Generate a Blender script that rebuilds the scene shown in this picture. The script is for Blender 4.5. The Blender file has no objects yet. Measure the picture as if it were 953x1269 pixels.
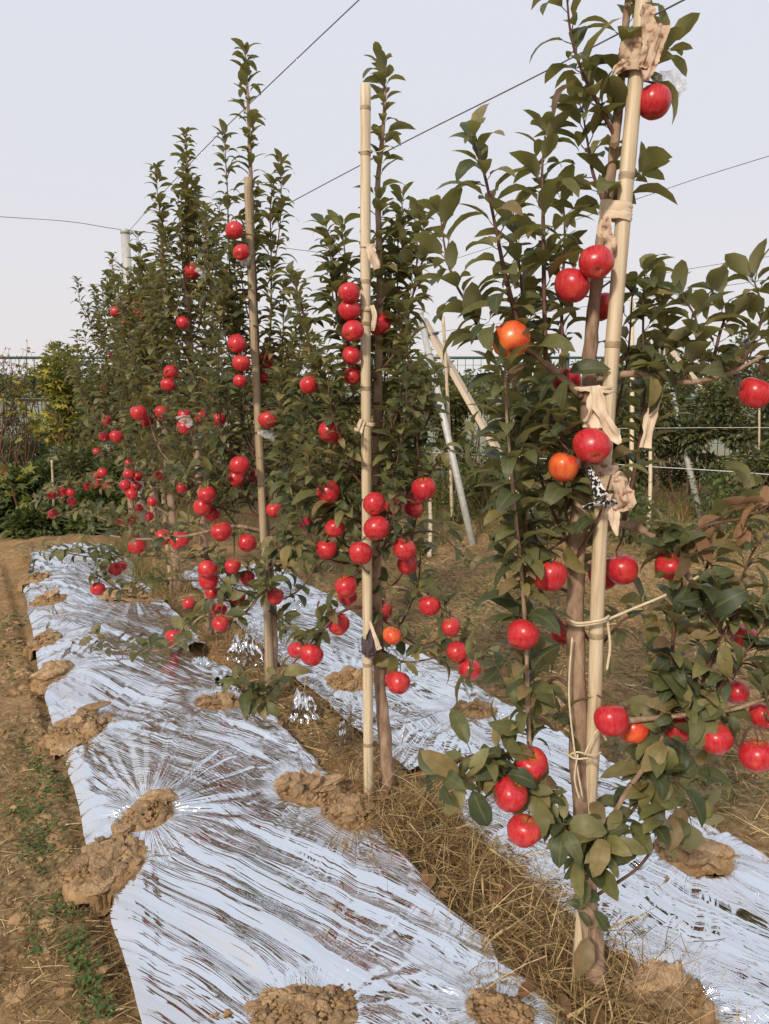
import bpy, bmesh, math, random
import numpy as np
from mathutils import Vector, Matrix, Euler, noise as mnoise

random.seed(7); rng = np.random.default_rng(7)
scene = bpy.context.scene
COL = scene.collection

# ------------------------------------------------------------------ camera
CAM_H = 1.55; PITCH = math.radians(10.0); F = 953.0; CX, CY = 476.5, 634.5
cam = bpy.data.cameras.new('camera'); camo = bpy.data.objects.new('camera', cam); COL.objects.link(camo)
camo.location = (0, 0, CAM_H); camo.rotation_euler = (math.pi/2 - PITCH, 0, 0)
cam.sensor_fit = 'HORIZONTAL'; cam.sensor_width = 36.0; cam.lens = 36.0*F/953.0
cam.clip_start = 0.02; cam.clip_end = 3000
scene.camera = camo

# ------------------------------------------------------------------ world, sun, exposure
SUN_AZ = math.radians(205.0)     # compass angle of the sun, clockwise from +Y: behind the camera, to its left
SUN_EL = math.radians(34.0)
w = bpy.data.worlds.new('World'); scene.world = w; w.use_nodes = True
nt = w.node_tree; nt.nodes.clear()
o_ = nt.nodes.new('ShaderNodeOutputWorld'); bg = nt.nodes.new('ShaderNodeBackground')
sk = nt.nodes.new('ShaderNodeTexSky'); sk.sky_type = 'NISHITA'; sk.sun_disc = False
sk.sun_elevation = SUN_EL; sk.sun_rotation = SUN_AZ; sk.air_density = 1.0; sk.dust_density = 4.0
tc = nt.nodes.new('ShaderNodeTexCoord'); sp = nt.nodes.new('ShaderNodeSeparateXYZ')
rp = nt.nodes.new('ShaderNodeValToRGB')
rp.color_ramp.elements[0].position = 0.0; rp.color_ramp.elements[0].color = (0.83, 0.79, 0.79, 1)
rp.color_ramp.elements[1].position = 0.75; rp.color_ramp.elements[1].color = (0.735, 0.79, 0.91, 1)
e = rp.color_ramp.elements.new(0.22); e.color = (0.765, 0.77, 0.825, 1)
sc10 = nt.nodes.new('ShaderNodeMixRGB'); sc10.blend_type = 'MULTIPLY'; sc10.inputs[0].default_value = 1
sc10.inputs[2].default_value = (10.3, 10.3, 10.3, 1)
mx = nt.nodes.new('ShaderNodeMixRGB'); mx.inputs[0].default_value = 0.93   # thick even haze over the blue
nt.links.new(tc.outputs['Generated'], sp.inputs[0]); nt.links.new(sp.outputs['Z'], rp.inputs[0])
nt.links.new(rp.outputs[0], sc10.inputs[1]); nt.links.new(sk.outputs[0], mx.inputs[1]); nt.links.new(sc10.outputs[0], mx.inputs[2])
nt.links.new(mx.outputs[0], bg.inputs[0]); bg.inputs[1].default_value = 0.1
nt.links.new(bg.outputs[0], o_.inputs[0])
sl = bpy.data.lights.new('sun', 'SUN'); so = bpy.data.objects.new('sun', sl); COL.objects.link(so)
sl.energy = 3.1; sl.angle = math.radians(6.0); sl.color = (1.0, 0.88, 0.72)
sd = Vector((math.sin(SUN_AZ)*math.cos(SUN_EL), math.cos(SUN_AZ)*math.cos(SUN_EL), math.sin(SUN_EL)))
so.rotation_euler = sd.to_track_quat('Z', 'Y').to_euler(); so.location = sd*30
scene.view_settings.view_transform = 'Standard'; scene.view_settings.look = 'None'
scene.view_settings.exposure = 0.0; scene.view_settings.gamma = 1.0
scene.render.engine = 'CYCLES'

# ------------------------------------------------------------------ helpers
CP, SP = math.cos(PITCH), math.sin(PITCH)
def ray(px, py):
    u = (px-CX)/F; v = (CY-py)/F
    return Vector((u, CP + v*SP, -SP + v*CP))
def at(px, py, y):
    d = ray(px, py); t = y/d.y
    return Vector((d.x*t, y, CAM_H + d.z*t))
def gp(px, py, z=0.0):
    d = ray(px, py); t = (z-CAM_H)/d.z
    return Vector((d.x*t, d.y*t, z))
def proj(p):
    x, y, z = p[0], p[1], p[2]-CAM_H
    fz = y*CP - z*SP; up = y*SP + z*CP
    return CX + F*x/fz, CY - F*up/fz, fz
# row frame: s along the row of trees (away from the camera), lat to its right
R0 = Vector((0.526, 1.697)); RD = Vector((-0.482, 0.876)).normalized(); RN = Vector((RD.y, -RD.x))
def row(s, lat, z=0.0):
    p = R0 + RD*s + RN*lat
    return Vector((p.x, p.y, z))
def torow(x, y):
    d = Vector((x, y)) - R0
    return d.dot(RD), d.dot(RN)

def _h(ix, iy, seed):
    h = (ix.astype(np.int64)*374761393 + iy.astype(np.int64)*668265263 + seed*974634777) & 0x7fffffff
    h = ((h ^ (h >> 13))*1274126177) & 0x7fffffff
    h = h ^ (h >> 16)
    return (h & 0xffff)/32767.5 - 1.0
def vn(x, y, seed=0):
    x = np.asarray(x, float); y = np.asarray(y, float)
    ix = np.floor(x); iy = np.floor(y); fx = x-ix; fy = y-iy
    ix = ix.astype(np.int64); iy = iy.astype(np.int64)
    ux = fx*fx*fx*(fx*(fx*6-15)+10); uy = fy*fy*fy*(fy*(fy*6-15)+10)
    a = _h(ix, iy, seed); b = _h(ix+1, iy, seed); c = _h(ix, iy+1, seed); d = _h(ix+1, iy+1, seed)
    return (a*(1-ux)+b*ux)*(1-uy) + (c*(1-ux)+d*ux)*uy
def vl(x, y, seed=0, per=None):
    """creased noise: flat facets across x (straight folds), slow change along y"""
    x = np.asarray(x, float); y = np.asarray(y, float)
    ix = np.floor(x); iy = np.floor(y); fx = x-ix; fy = y-iy
    ix = ix.astype(np.int64); iy = iy.astype(np.int64); ix1 = ix+1
    if per: ix = ix % per; ix1 = ix1 % per
    uy = fy*fy*(3-2*fy)
    a = _h(ix, iy, seed); b = _h(ix1, iy, seed); c = _h(ix, iy+1, seed); d = _h(ix1, iy+1, seed)
    return (a*(1-fx)+b*fx)*(1-uy) + (c*(1-fx)+d*fx)*uy
def fbm(x, y, seed=0, o=4):
    r = 0; a = 1.0; f = 1.0
    for i in range(o):
        r = r + a*vn(x*f, y*f, seed+i*17); a *= .5; f *= 2.03
    return r

def mesh_np(name, verts, faces, smooth=True):
    """verts (n,3), faces (m,k) with one k, or a list of such arrays"""
    me = bpy.data.meshes.new(name)
    verts = np.ascontiguousarray(verts, dtype=np.float32)
    if not isinstance(faces, list): faces = [faces]
    faces = [np.asarray(f, dtype=np.int32) for f in faces if len(f)]
    me.vertices.add(len(verts)); me.vertices.foreach_set('co', verts.ravel())
    nl = sum(f.size for f in faces); npl = sum(len(f) for f in faces)
    me.loops.add(nl); me.polygons.add(npl)
    me.loops.foreach_set('vertex_index', np.concatenate([f.ravel() for f in faces]))
    st = []; c = 0
    for f in faces:
        st.append(np.arange(len(f))*f.shape[1] + c); c += f.size
    me.polygons.foreach_set('loop_start', np.concatenate(st).astype(np.int32))
    me.update(calc_edges=True)
    if smooth: me.polygons.foreach_set('use_smooth', np.ones(npl, dtype=bool))
    me.validate()
    return me
def link(name, me, mat=None, parent=None):
    o = bpy.data.objects.new(name, me); COL.objects.link(o)
    if mat and me is not None and not me.materials: me.materials.append(mat)
    if parent is not None:
        o.parent = parent
        o.matrix_parent_inverse = Matrix.Translation(parent.location).inverted() if PINV else Matrix()
    return o
PINV = True      # parents are un-rotated empties: children are given in world space
def thing(name, label, cat, loc=(0, 0, 0), group=None):
    o = bpy.data.objects.new(name, None); COL.objects.link(o); o.location = loc
    o.empty_display_size = .05
    o['label'] = label; o['category'] = cat
    if group: o['group'] = group
    return o
def tag(o, label, cat, group=None, kind=None):
    o['label'] = label; o['category'] = cat
    if group: o['group'] = group
    if kind: o['kind'] = kind
    return o

class MB:
    def __init__(s): s.v = []; s.q = []; s.t = []; s.n = 0
    def add(s, v, q=None, t=None):
        v = np.asarray(v, float); s.v.append(v)
        if q is not None and len(q): s.q.append(np.asarray(q)+s.n)
        if t is not None and len(t): s.t.append(np.asarray(t)+s.n)
        s.n += len(v)
    def mesh(s, name, smooth=True):
        f = []
        if s.q: f.append(np.concatenate(s.q))
        if s.t: f.append(np.concatenate(s.t))
        return mesh_np(name, np.concatenate(s.v), f, smooth)

def smooth_path(pts, rad, n=5):
    P = [Vector(p) for p in pts]
    if len(P) < 3:
        return P, list(rad)
    out = []; ro = []
    for i in range(len(P)-1):
        p0 = P[max(i-1, 0)]; p1 = P[i]; p2 = P[i+1]; p3 = P[min(i+2, len(P)-1)]
        for k in range(n):
            t = k/n
            q = 0.5*((2*p1) + (p2-p0)*t + (2*p0-5*p1+4*p2-p3)*t*t + (3*p1-p0-3*p2+p3)*t**3)
            out.append(q); ro.append(rad[i]*(1-t)+rad[i+1]*t)
    out.append(P[-1]); ro.append(rad[-1])
    return out, ro
def tube(mb, pts, rad, sides=7, cap=True, flat=1.0, ph=0.0):
    n = len(pts); vs = []
    T0 = (pts[1]-pts[0]).normalized()
    a = T0.orthogonal().normalized()
    for i in range(n):
        T = (pts[min(i+1, n-1)]-pts[max(i-1, 0)])
        if T.length < 1e-9: T = T0
        T = T.normalized()
        a = (a - T*a.dot(T)).normalized(); b = T.cross(a)
        for k in range(sides):
            an = 2*math.pi*k/sides + ph
            vs.append(pts[i] + a*(math.cos(an)*rad[i]) + b*(math.sin(an)*rad[i]*flat))
    q = []
    for i in range(n-1):
        for k in range(sides):
            k2 = (k+1) % sides
            q.append((i*sides+k, i*sides+k2, (i+1)*sides+k2, (i+1)*sides+k))
    t = []
    if cap:
        c0 = len(vs); vs.append(pts[0]); vs.append(pts[-1])
        for k in range(sides):
            k2 = (k+1) % sides
            t.append((c0, k2, k)); t.append((c0+1, (n-1)*sides+k, (n-1)*sides+k2))
    mb.add(np.array([tuple(v) for v in vs]), q, t)
def box(mb, c, sx, sy, sz, M=None):
    v = np.array([(x*sx/2, y*sy/2, z*sz/2) for x in (-1, 1) for y in (-1, 1) for z in (-1, 1)])
    if M is not None: v = v @ np.array(M.to_3x3()).T
    v = v + np.array(c)
    mb.add(v, [(0, 1, 3, 2), (4, 6, 7, 5), (0, 4, 5, 1), (2, 3, 7, 6), (0, 2, 6, 4), (1, 5, 7, 3)])

# ------------------------------------------------------------------ materials
def newmat(name):
    m = bpy.data.materials.new(name); m.use_nodes = True
    nt = m.node_tree; b = nt.nodes['Principled BSDF']
    return m, nt, b
def N(nt, t, **k):
    n = nt.nodes.new(t)
    for a, v in k.items(): setattr(n, a, v)
    return n
def ramp(nt, stops, interp='LINEAR'):
    r = nt.nodes.new('ShaderNodeValToRGB'); cr = r.color_ramp; cr.interpolation = interp
    cr.elements[0].position = stops[0][0]; cr.elements[0].color = (*stops[0][1], 1)
    cr.elements[1].position = stops[-1][0]; cr.elements[1].color = (*stops[-1][1], 1)
    for p, c in stops[1:-1]:
        e = cr.elements.new(p); e.color = (*c, 1)
    return r
def noise_mat(name, stops, scale=20, rough=.8, bump=.3, bscale=None, stretch=None, detail=6, dist=.01, spec=.3, metal=0, coord='Object', objrand=0.0):
    m, nt, b = newmat(name)
    tc = N(nt, 'ShaderNodeTexCoord'); mp = N(nt, 'ShaderNodeMapping')
    if stretch: mp.inputs['Scale'].default_value = stretch
    nt.links.new(tc.outputs[coord], mp.inputs[0])
    n = N(nt, 'ShaderNodeTexNoise'); n.inputs['Scale'].default_value = scale; n.inputs['Detail'].default_value = detail
    n.inputs['Roughness'].default_value = .65
    nt.links.new(mp.outputs[0], n.inputs['Vector'])
    r = ramp(nt, stops); nt.links.new(n.outputs['Fac'], r.inputs[0])
    out = r.outputs[0]
    if objrand:
        oi = N(nt, 'ShaderNodeObjectInfo'); mr = N(nt, 'ShaderNodeMapRange')
        mr.inputs[3].default_value = 1-objrand; mr.inputs[4].default_value = 1+objrand
        nt.links.new(oi.outputs['Random'], mr.inputs[0])
        mu = N(nt, 'ShaderNodeMixRGB', blend_type='MULTIPLY'); mu.inputs[0].default_value = 1
        nt.links.new(out, mu.inputs[1]); nt.links.new(mr.outputs[0], mu.inputs[2]); out = mu.outputs[0]
    nt.links.new(out, b.inputs['Base Color'])
    b.inputs['Roughness'].default_value = rough; b.inputs['Specular IOR Level'].default_value = spec
    b.inputs['Metallic'].default_value = metal
    if bump:
        n2 = N(nt, 'ShaderNodeTexNoise'); n2.inputs['Scale'].default_value = bscale or scale*3; n2.inputs['Detail'].default_value = 8
        nt.links.new(mp.outputs[0], n2.inputs['Vector'])
        bp = N(nt, 'ShaderNodeBump'); bp.inputs['Strength'].default_value = bump; bp.inputs['Distance'].default_value = dist
        nt.links.new(n2.outputs['Fac'], bp.inputs['Height']); nt.links.new(bp.outputs[0], b.inputs['Normal'])
    return m

def leaf_mat(name, stops, back, trans=.25, rough=.42, midc=(.16, .15, .06), gloss=.45):
    """two-sided leaf: stops = tone by leaf, back = paler underside"""
    m, nt, b = newmat(name)
    at_ = N(nt, 'ShaderNodeAttribute', attribute_name='rnd'); oi = N(nt, 'ShaderNodeObjectInfo')
    ad = N(nt, 'ShaderNodeMath', operation='ADD'); fr = N(nt, 'ShaderNodeMath', operation='FRACT')
    nt.links.new(at_.outputs['Fac'], ad.inputs[0]); nt.links.new(oi.outputs['Random'], ad.inputs[1]); nt.links.new(ad.outputs[0], fr.inputs[0])
    r = ramp(nt, stops); nt.links.new(fr.outputs[0], r.inputs[0])
    tc = N(nt, 'ShaderNodeTexCoord')
    nz = N(nt, 'ShaderNodeTexNoise'); nz.inputs['Scale'].default_value = 2.2 if False else 60; nz.inputs['Detail'].default_value = 3
    geo = N(nt, 'ShaderNodeNewGeometry'); nt.links.new(geo.outputs['Position'], nz.inputs['Vector'])
    var = N(nt, 'ShaderNodeMixRGB', blend_type='MULTIPLY'); var.inputs[0].default_value = .55
    rv = ramp(nt, [(.3, (.55, .62, .5)), (.75, (1.35, 1.25, 1.1))]); nt.links.new(nz.outputs['Fac'], rv.inputs[0])
    nt.links.new(r.outputs[0], var.inputs[1]); nt.links.new(rv.outputs[0], var.inputs[2])
    mid = N(nt, 'ShaderNodeAttribute', attribute_name='mid')
    mr = N(nt, 'ShaderNodeMapRange'); mr.inputs[1].default_value = .86; mr.inputs[2].default_value = .97; mr.inputs[4].default_value = .6
    nt.links.new(mid.outputs['Fac'], mr.inputs[0])
    mm = N(nt, 'ShaderNodeMixRGB'); mm.inputs[2].default_value = (*midc, 1)
    nt.links.new(mr.outputs[0], mm.inputs[0]); nt.links.new(var.outputs[0], mm.inputs[1])
    bk = N(nt, 'ShaderNodeMixRGB'); bk.inputs[2].default_value = (*back, 1)
    bf = N(nt, 'ShaderNodeMath', operation='MULTIPLY'); bf.inputs[1].default_value = .75
    nt.links.new(geo.outputs['Backfacing'], bf.inputs[0]); nt.links.new(bf.outputs[0], bk.inputs[0]); nt.links.new(mm.outputs[0], bk.inputs[1])
    nt.links.new(bk.outputs[0], b.inputs['Base Color'])
    b.inputs['Roughness'].default_value = rough; b.inputs['Specular IOR Level'].default_value = gloss
    tr = N(nt, 'ShaderNodeBsdfTranslucent'); tm = N(nt, 'ShaderNodeMixRGB', blend_type='MULTIPLY'); tm.inputs[0].default_value = 1
    tm.inputs[2].default_value = (1.5, 1.6, .6, 1); nt.links.new(bk.outputs[0], tm.inputs[1]); nt.links.new(tm.outputs[0], tr.inputs[0])
    mix = N(nt, 'ShaderNodeMixShader'); mix.inputs[0].default_value = trans
    out = nt.nodes['Material Output']
    nt.links.new(b.outputs[0], mix.inputs[1]); nt.links.new(tr.outputs[0], mix.inputs[2]); nt.links.new(mix.outputs[0], out.inputs[0])
    return m

M = {}
M['leaf'] = leaf_mat('apple_leaf', [(0, (.050, .066, .034)), (.25, (.078, .092, .042)), (.55, (.130, .132, .054)), (.8, (.20, .185, .078)), (.92, (.25, .19, .085)), (1, (.15, .09, .06))], (.27, .25, .15), rough=.5, gloss=.35)
M['leaf_dry'] = leaf_mat('dry_leaf', [(0, (.20, .11, .06)), (.5, (.28, .16, .09)), (1, (.16, .08, .045))], (.30, .19, .12), trans=.15, rough=.7, midc=(.2, .1, .06), gloss=.2)
M['bush'] = leaf_mat('shrub_leaf', [(0, (.035, .058, .020)), (.5, (.062, .092, .028)), (.8, (.115, .145, .036)), (1, (.19, .21, .045))], (.14, .16, .07), rough=.5)
M['bush_dark'] = leaf_mat('dark_shrub_leaf', [(0, (.040, .052, .022)), (.5, (.074, .088, .032)), (.85, (.135, .135, .046)), (1, (.20, .16, .06))], (.155, .16, .08), rough=.5)
M['vine'] = leaf_mat('vine_leaf', [(0, (.075, .10, .022)), (.3, (.15, .17, .035)), (.6, (.30, .28, .05)), (.8, (.48, .40, .06)), (1, (.24, .13, .06))], (.17, .17, .07), rough=.55, trans=.35)
M['olive'] = leaf_mat('olive_shrub_leaf', [(0, (.06, .07, .024)), (.5, (.115, .12, .038)), (.8, (.19, .175, .055)), (1, (.27, .21, .08))], (.19, .18, .085), rough=.55)
M['weed'] = leaf_mat('weed_leaf', [(0, (.060, .105, .024)), (1, (.11, .17, .04))], (.11, .15, .06), rough=.6)
M['straw'] = leaf_mat('straw', [(0, (.10, .06, .03)), (.4, (.24, .15, .07)), (.75, (.42, .29, .14)), (.93, (.60, .45, .25)), (1, (.66, .54, .34))], (.33, .24, .13), rough=.75, trans=.1, gloss=.2)
M['tallgrass'] = leaf_mat('tall_dry_grass', [(0, (.12, .12, .04)), (.5, (.23, .19, .075)), (1, (.36, .27, .13))], (.22, .19, .09), rough=.75, trans=.2, gloss=.2)
M['bark'] = noise_mat('bark', [(.3, (.15, .092, .06)), (.5, (.29, .19, .125)), (.72, (.44, .32, .23))], scale=45, rough=.75, bump=.5, bscale=120, stretch=(1, 1, .35), dist=.004)
M['twig'] = noise_mat('twig', [(.3, (.075, .032, .024)), (.7, (.17, .085, .06))], scale=60, rough=.6, bump=.2, dist=.002)
M['soil'] = noise_mat('soil', [(.25, (.15, .088, .044)), (.5, (.31, .192, .096)), (.72, (.45, .30, .165))], scale=9, rough=.95, bump=.8, bscale=70, dist=.012, spec=.1, detail=9)
M['clod'] = noise_mat('clod', [(.25, (.21, .128, .068)), (.5, (.37, .245, .138)), (.75, (.50, .355, .215))], scale=2.6, rough=.95, bump=.9, bscale=7, dist=.012, spec=.1, detail=10, objrand=.2)
M['bamboo'] = noise_mat('bamboo', [(.28, (.36, .25, .14)), (.45, (.58, .46, .30)), (.72, (.74, .63, .46))], scale=110, rough=.5, bump=.3, bscale=160, stretch=(1, 1, .03), dist=.002, spec=.4, objrand=.06)
M['bamboo_grey'] = noise_mat('weathered_bamboo', [(.28, (.22, .15, .09)), (.45, (.38, .28, .175)), (.72, (.54, .43, .29))], scale=110, rough=.6, bump=.3, bscale=160, stretch=(1, 1, .03), dist=.002, spec=.35, objrand=.06)
M['node'] = noise_mat('bamboo_node', [(.3, (.20, .14, .085)), (.7, (.46, .35, .22))], scale=40, rough=.7, bump=.2)
M['wood'] = noise_mat('plank_wood', [(.3, (.50, .39, .27)), (.6, (.64, .53, .39)), (.8, (.70, .60, .47))], scale=12, rough=.75, bump=.2, stretch=(1, 1, .08), dist=.003)
M['metal'] = noise_mat('galvanised_steel', [(.3, (.38, .38, .35)), (.7, (.56, .55, .51))], scale=30, rough=.6, bump=.05, metal=.25, spec=.5)
M['wire'] = noise_mat('steel_wire', [(.3, (.14, .14, .15)), (.7, (.25, .25, .26))], scale=30, rough=.5, bump=0, metal=.4)
M['wire_pale'] = noise_mat('pale_wire', [(.3, (.50, .51, .50)), (.7, (.62, .62, .60))], scale=30, rough=.5, bump=0)
M['cloth'] = noise_mat('beige_cloth', [(.3, (.52, .40, .28)), (.55, (.68, .55, .41)), (.8, (.76, .65, .52))], scale=22, rough=.85, bump=.4, bscale=90, dist=.0008, spec=.1)
M['cloth_rust'] = noise_mat('stained_cloth', [(.36, (.24, .12, .08)), (.46, (.52, .38, .27)), (.8, (.64, .51, .39))], scale=70, rough=.85, bump=.4, bscale=90, dist=.0008, spec=.1, detail=3)
M['cloth_dark'] = noise_mat('dark_cloth', [(.3, (.05, .035, .04)), (.7, (.11, .08, .085))], scale=40, rough=.9, bump=.4, dist=.003)
M['cloth_print'] = noise_mat('printed_cloth', [(.47, (.015, .015, .018)), (.53, (.74, .73, .71))], scale=130, rough=.8, bump=.2, dist=.002, detail=1)
M['twine'] = noise_mat('twine', [(.3, (.50, .40, .25)), (.7, (.70, .60, .42))], scale=80, rough=.85, bump=.4, dist=.001)
M['green_metal'] = noise_mat('green_paint', [(.3, (.03, .075, .058)), (.7, (.05, .11, .085))], scale=20, rough=.5, bump=0)

# mulch film: aluminised plastic, nearly a mirror
m, nt_, b = newmat('reflective_film'); M['film'] = m
b.inputs['Metallic'].default_value = 1.0
tc = N(nt_, 'ShaderNodeTexCoord')
nz = N(nt_, 'ShaderNodeTexNoise'); nz.inputs['Scale'].default_value = 6; nz.inputs['Detail'].default_value = 7
nt_.links.new(tc.outputs['Object'], nz.inputs['Vector'])
rr = ramp(nt_, [(.35, (.03, .03, .03)), (.7, (.12, .12, .12))]); nt_.links.new(nz.outputs['Fac'], rr.inputs[0]); nt_.links.new(rr.outputs[0], b.inputs['Roughness'])
n3 = N(nt_, 'ShaderNodeTexNoise'); n3.inputs['Scale'].default_value = .16; n3.inputs['Detail'].default_value = 8; n3.inputs['Roughness'].default_value = .72
wr0 = N(nt_, 'ShaderNodeAttribute', attribute_name='wr'); nt_.links.new(wr0.outputs['Vector'], n3.inputs['Vector'])
rc = ramp(nt_, [(.28, (.42, .36, .30)), (.40, (.72, .70, .68)), (.52, (.87, .875, .88)), (.8, (.94, .945, .955))]); nt_.links.new(n3.outputs['Fac'], rc.inputs[0]); nt_.links.new(rc.outputs[0], b.inputs['Base Color'])  # dusty grey-brown streaks; dark reflections are put into this tint too
# fine straight creases: along the tension of the sheet, and fanning out round each weight
def crease(attr, sc, det, dist_):
    at_ = N(nt_, 'ShaderNodeAttribute', attribute_name=attr)
    n = N(nt_, 'ShaderNodeTexNoise'); n.inputs['Scale'].default_value = sc; n.inputs['Detail'].default_value = det; n.inputs['Roughness'].default_value = .6; n.inputs['Distortion'].default_value = dist_
    nt_.links.new(at_.outputs['Vector'], n.inputs['Vector'])
    m_ = N(nt_, 'ShaderNodeMath', operation='SUBTRACT'); m_.inputs[1].default_value = .5; nt_.links.new(n.outputs['Fac'], m_.inputs[0])
    ab = N(nt_, 'ShaderNodeMath', operation='ABSOLUTE'); nt_.links.new(m_.outputs[0], ab.inputs[0]); return ab
c1 = crease('wr', 1.0, 2, .1); c2 = crease('wp', 1.0, 2, .1)
fm = N(nt_, 'ShaderNodeAttribute', attribute_name='fan'); ms = N(nt_, 'ShaderNodeMix'); ms.data_type = 'FLOAT'
nt_.links.new(fm.outputs['Fac'], ms.inputs[0]); nt_.links.new(c1.outputs[0], ms.inputs[2]); nt_.links.new(c2.outputs[0], ms.inputs[3])
# creases gather in swathes
sw = N(nt_, 'ShaderNodeTexNoise'); sw.inputs['Scale'].default_value = 4.5; sw.inputs['Detail'].default_value = 2; nt_.links.new(tc.outputs['Object'], sw.inputs['Vector'])
swr = N(nt_, 'ShaderNodeMapRange'); swr.inputs[1].default_value = .36; swr.inputs[2].default_value = .55; swr.inputs[3].default_value = .5; nt_.links.new(sw.outputs['Fac'], swr.inputs[0])
mu_ = N(nt_, 'ShaderNodeMath', operation='MULTIPLY'); nt_.links.new(ms.outputs[0], mu_.inputs[0]); nt_.links.new(swr.outputs[0], mu_.inputs[1])
bp = N(nt_, 'ShaderNodeBump'); bp.inputs['Strength'].default_value = 1.0; bp.inputs['Distance'].default_value = .0155
nt_.links.new(mu_.outputs[0], bp.inputs['Height']); nt_.links.new(bp.outputs[0], b.inputs['Normal'])

# clear plastic of torn fruit bags
m, nt_, b = newmat('clear_plastic'); M['plastic'] = m
b.inputs['Base Color'].default_value = (.85, .86, .88, 1); b.inputs['Roughness'].default_value = .2
b.inputs['Alpha'].default_value = .26; b.inputs['Specular IOR Level'].default_value = .8

# apple skin: red with streaks, yellow by the stem, some with an orange cheek
def apple_mat(name, red, deep, cheek, amount):
    m, nt, b = newmat(name)
    tc = N(nt, 'ShaderNodeTexCoord'); oi = N(nt, 'ShaderNodeObjectInfo')
    vm = N(nt, 'ShaderNodeVectorMath', operation='ADD'); nt.links.new(tc.outputs['Object'], vm.inputs[0]); sc_ = N(nt, 'ShaderNodeVectorMath', operation='SCALE'); sc_.inputs['Scale'].default_value = 37.0; nt.links.new(oi.outputs['Location'], sc_.inputs[0]); nt.links.new(sc_.outputs[0], vm.inputs[1])
    mp = N(nt, 'ShaderNodeMapping'); mp.inputs['Scale'].default_value = (4.5, 4.5, .55); nt.links.new(vm.outputs[0], mp.inputs[0])
    st = N(nt, 'ShaderNodeTexNoise'); st.inputs['Scale'].default_value = 1.7; st.inputs['Detail'].default_value = 5; st.inputs['Roughness'].default_value = .65; nt.links.new(mp.outputs[0], st.inputs['Vector'])
    r = ramp(nt, [(.26, deep), (.48, red), (.88, cheek)]); nt.links.new(st.outputs['Fac'], r.inputs[0])
    ck = N(nt, 'ShaderNodeTexNoise'); ck.inputs['Scale'].default_value = .95; ck.inputs['Detail'].default_value = 3; nt.links.new(vm.outputs[0], ck.inputs['Vector'])
    cr = N(nt, 'ShaderNodeMapRange'); cr.inputs[1].default_value = .56-amount; cr.inputs[2].default_value = .80-amount; cr.inputs[4].default_value = .8
    nt.links.new(ck.outputs['Fac'], cr.inputs[0])
    mc = N(nt, 'ShaderNodeMixRGB'); mc.inputs[2].default_value = (*cheek, 1); nt.links.new(cr.outputs[0], mc.inputs[0]); nt.links.new(r.outputs[0], mc.inputs[1])
    cav = N(nt, 'ShaderNodeAttribute', attribute_name='cav')
    mv = N(nt, 'ShaderNodeMixRGB'); mv.inputs[2].default_value = (.50, .33, .07, 1); nt.links.new(cav.outputs['Fac'], mv.inputs[0]); nt.links.new(mc.outputs[0], mv.inputs[1])
    # pale lenticels
    vo = N(nt, 'ShaderNodeTexVoronoi'); vo.inputs['Scale'].default_value = 11; nt.links.new(vm.outputs[0], vo.inputs['Vector'])
    lr = N(nt, 'ShaderNodeMapRange'); lr.inputs[1].default_value = .16; lr.inputs[2].default_value = .08; lr.inputs[4].default_value = .30; nt.links.new(vo.outputs['Distance'], lr.inputs[0])
    ml = N(nt, 'ShaderNodeMixRGB'); ml.inputs[2].default_value = (.75, .36, .22, 1); nt.links.new(lr.outputs[0], ml.inputs[0]); nt.links.new(mv.outputs[0], ml.inputs[1])
    nt.links.new(ml.outputs[0], b.inputs['Base Color'])
    b.inputs['Roughness'].default_value = .29; b.inputs['Specular IOR Level'].default_value = .45
    b.inputs['Subsurface Weight'].default_value = 0.0
    return m
M['apple'] = apple_mat('apple_skin', (.48, .018, .030), (.27, .008, .018), (.60, .085, .05), .02)
M['apple_orange'] = apple_mat('apple_skin_blush', (.62, .055, .026), (.50, .025, .022), (.74, .20, .04), .12)

# ------------------------------------------------------------------ ground
LF = (-1.06, -0.15); RF = (0.13, 0.87)      # lateral limits of the two film strips
LFS = (-0.9, 5.75); RFS = (-1.3, 4.6)
def bed(s, lat):
    def bump(lat, a, b, h):
        t = np.clip((lat-a)/(b-a), 0, 1)
        return h*np.sin(np.pi*t)**.8
    z = bump(lat, LF[0]-.08, LF[1]+.10, .085) + bump(lat, RF[0]-.10, RF[1]+.1, .06)
    return z
def ground_z(x, y):
    x = np.asarray(x, float); y = np.asarray(y, float)
    s = (x-R0.x)*RD.x + (y-R0.y)*RD.y; lat = (x-R0.x)*RN.x + (y-R0.y)*RN.y
    far = np.clip((np.hypot(x, y)-14)/20, 0, 1)
    z = .020*fbm(x*2.1, y*2.1, 3, 3) + .016*fbm(x*8, y*8, 5, 3) + .007*fbm(x*21, y*21, 9, 2)
    inl = ((lat > LF[0]) & (lat < LF[1]) & (s < LFS[1])); inr = ((lat > RF[0]) & (lat < RF[1]) & (s < RFS[1]))
    nearf = np.maximum(np.clip(1-np.abs(lat-LF[0])/.10, 0, 1)*(s < LFS[1]), np.clip(1-np.abs(lat-RF[1])/.10, 0, 1)*(s < RFS[1]))
    z = z*(1-.75*nearf) - .012*nearf
    z = np.where(inl | inr, z*.3-.045, z)
    z = z + bed(s, lat)*np.clip((7.5-s)/1.5, 0, 1)
    return z*(1-far)
def axis(a, b, c0, c1, step, grow=1.16):
    core = list(np.arange(c0, c1+step/2, step))
    lo = []; p = c0; st = step
    while p > a: st *= grow; p -= st; lo.append(max(p, a))
    hi = []; p = c1; st = step
    while p < b: st *= grow; p += st; hi.append(min(p, b))
    return np.array(sorted(set(lo))+core+sorted(set(hi)))
ax = axis(-900, 900, -3.4, 2.6, .024); ay = axis(-60, 1500, .9, 6.6, .024)
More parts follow.
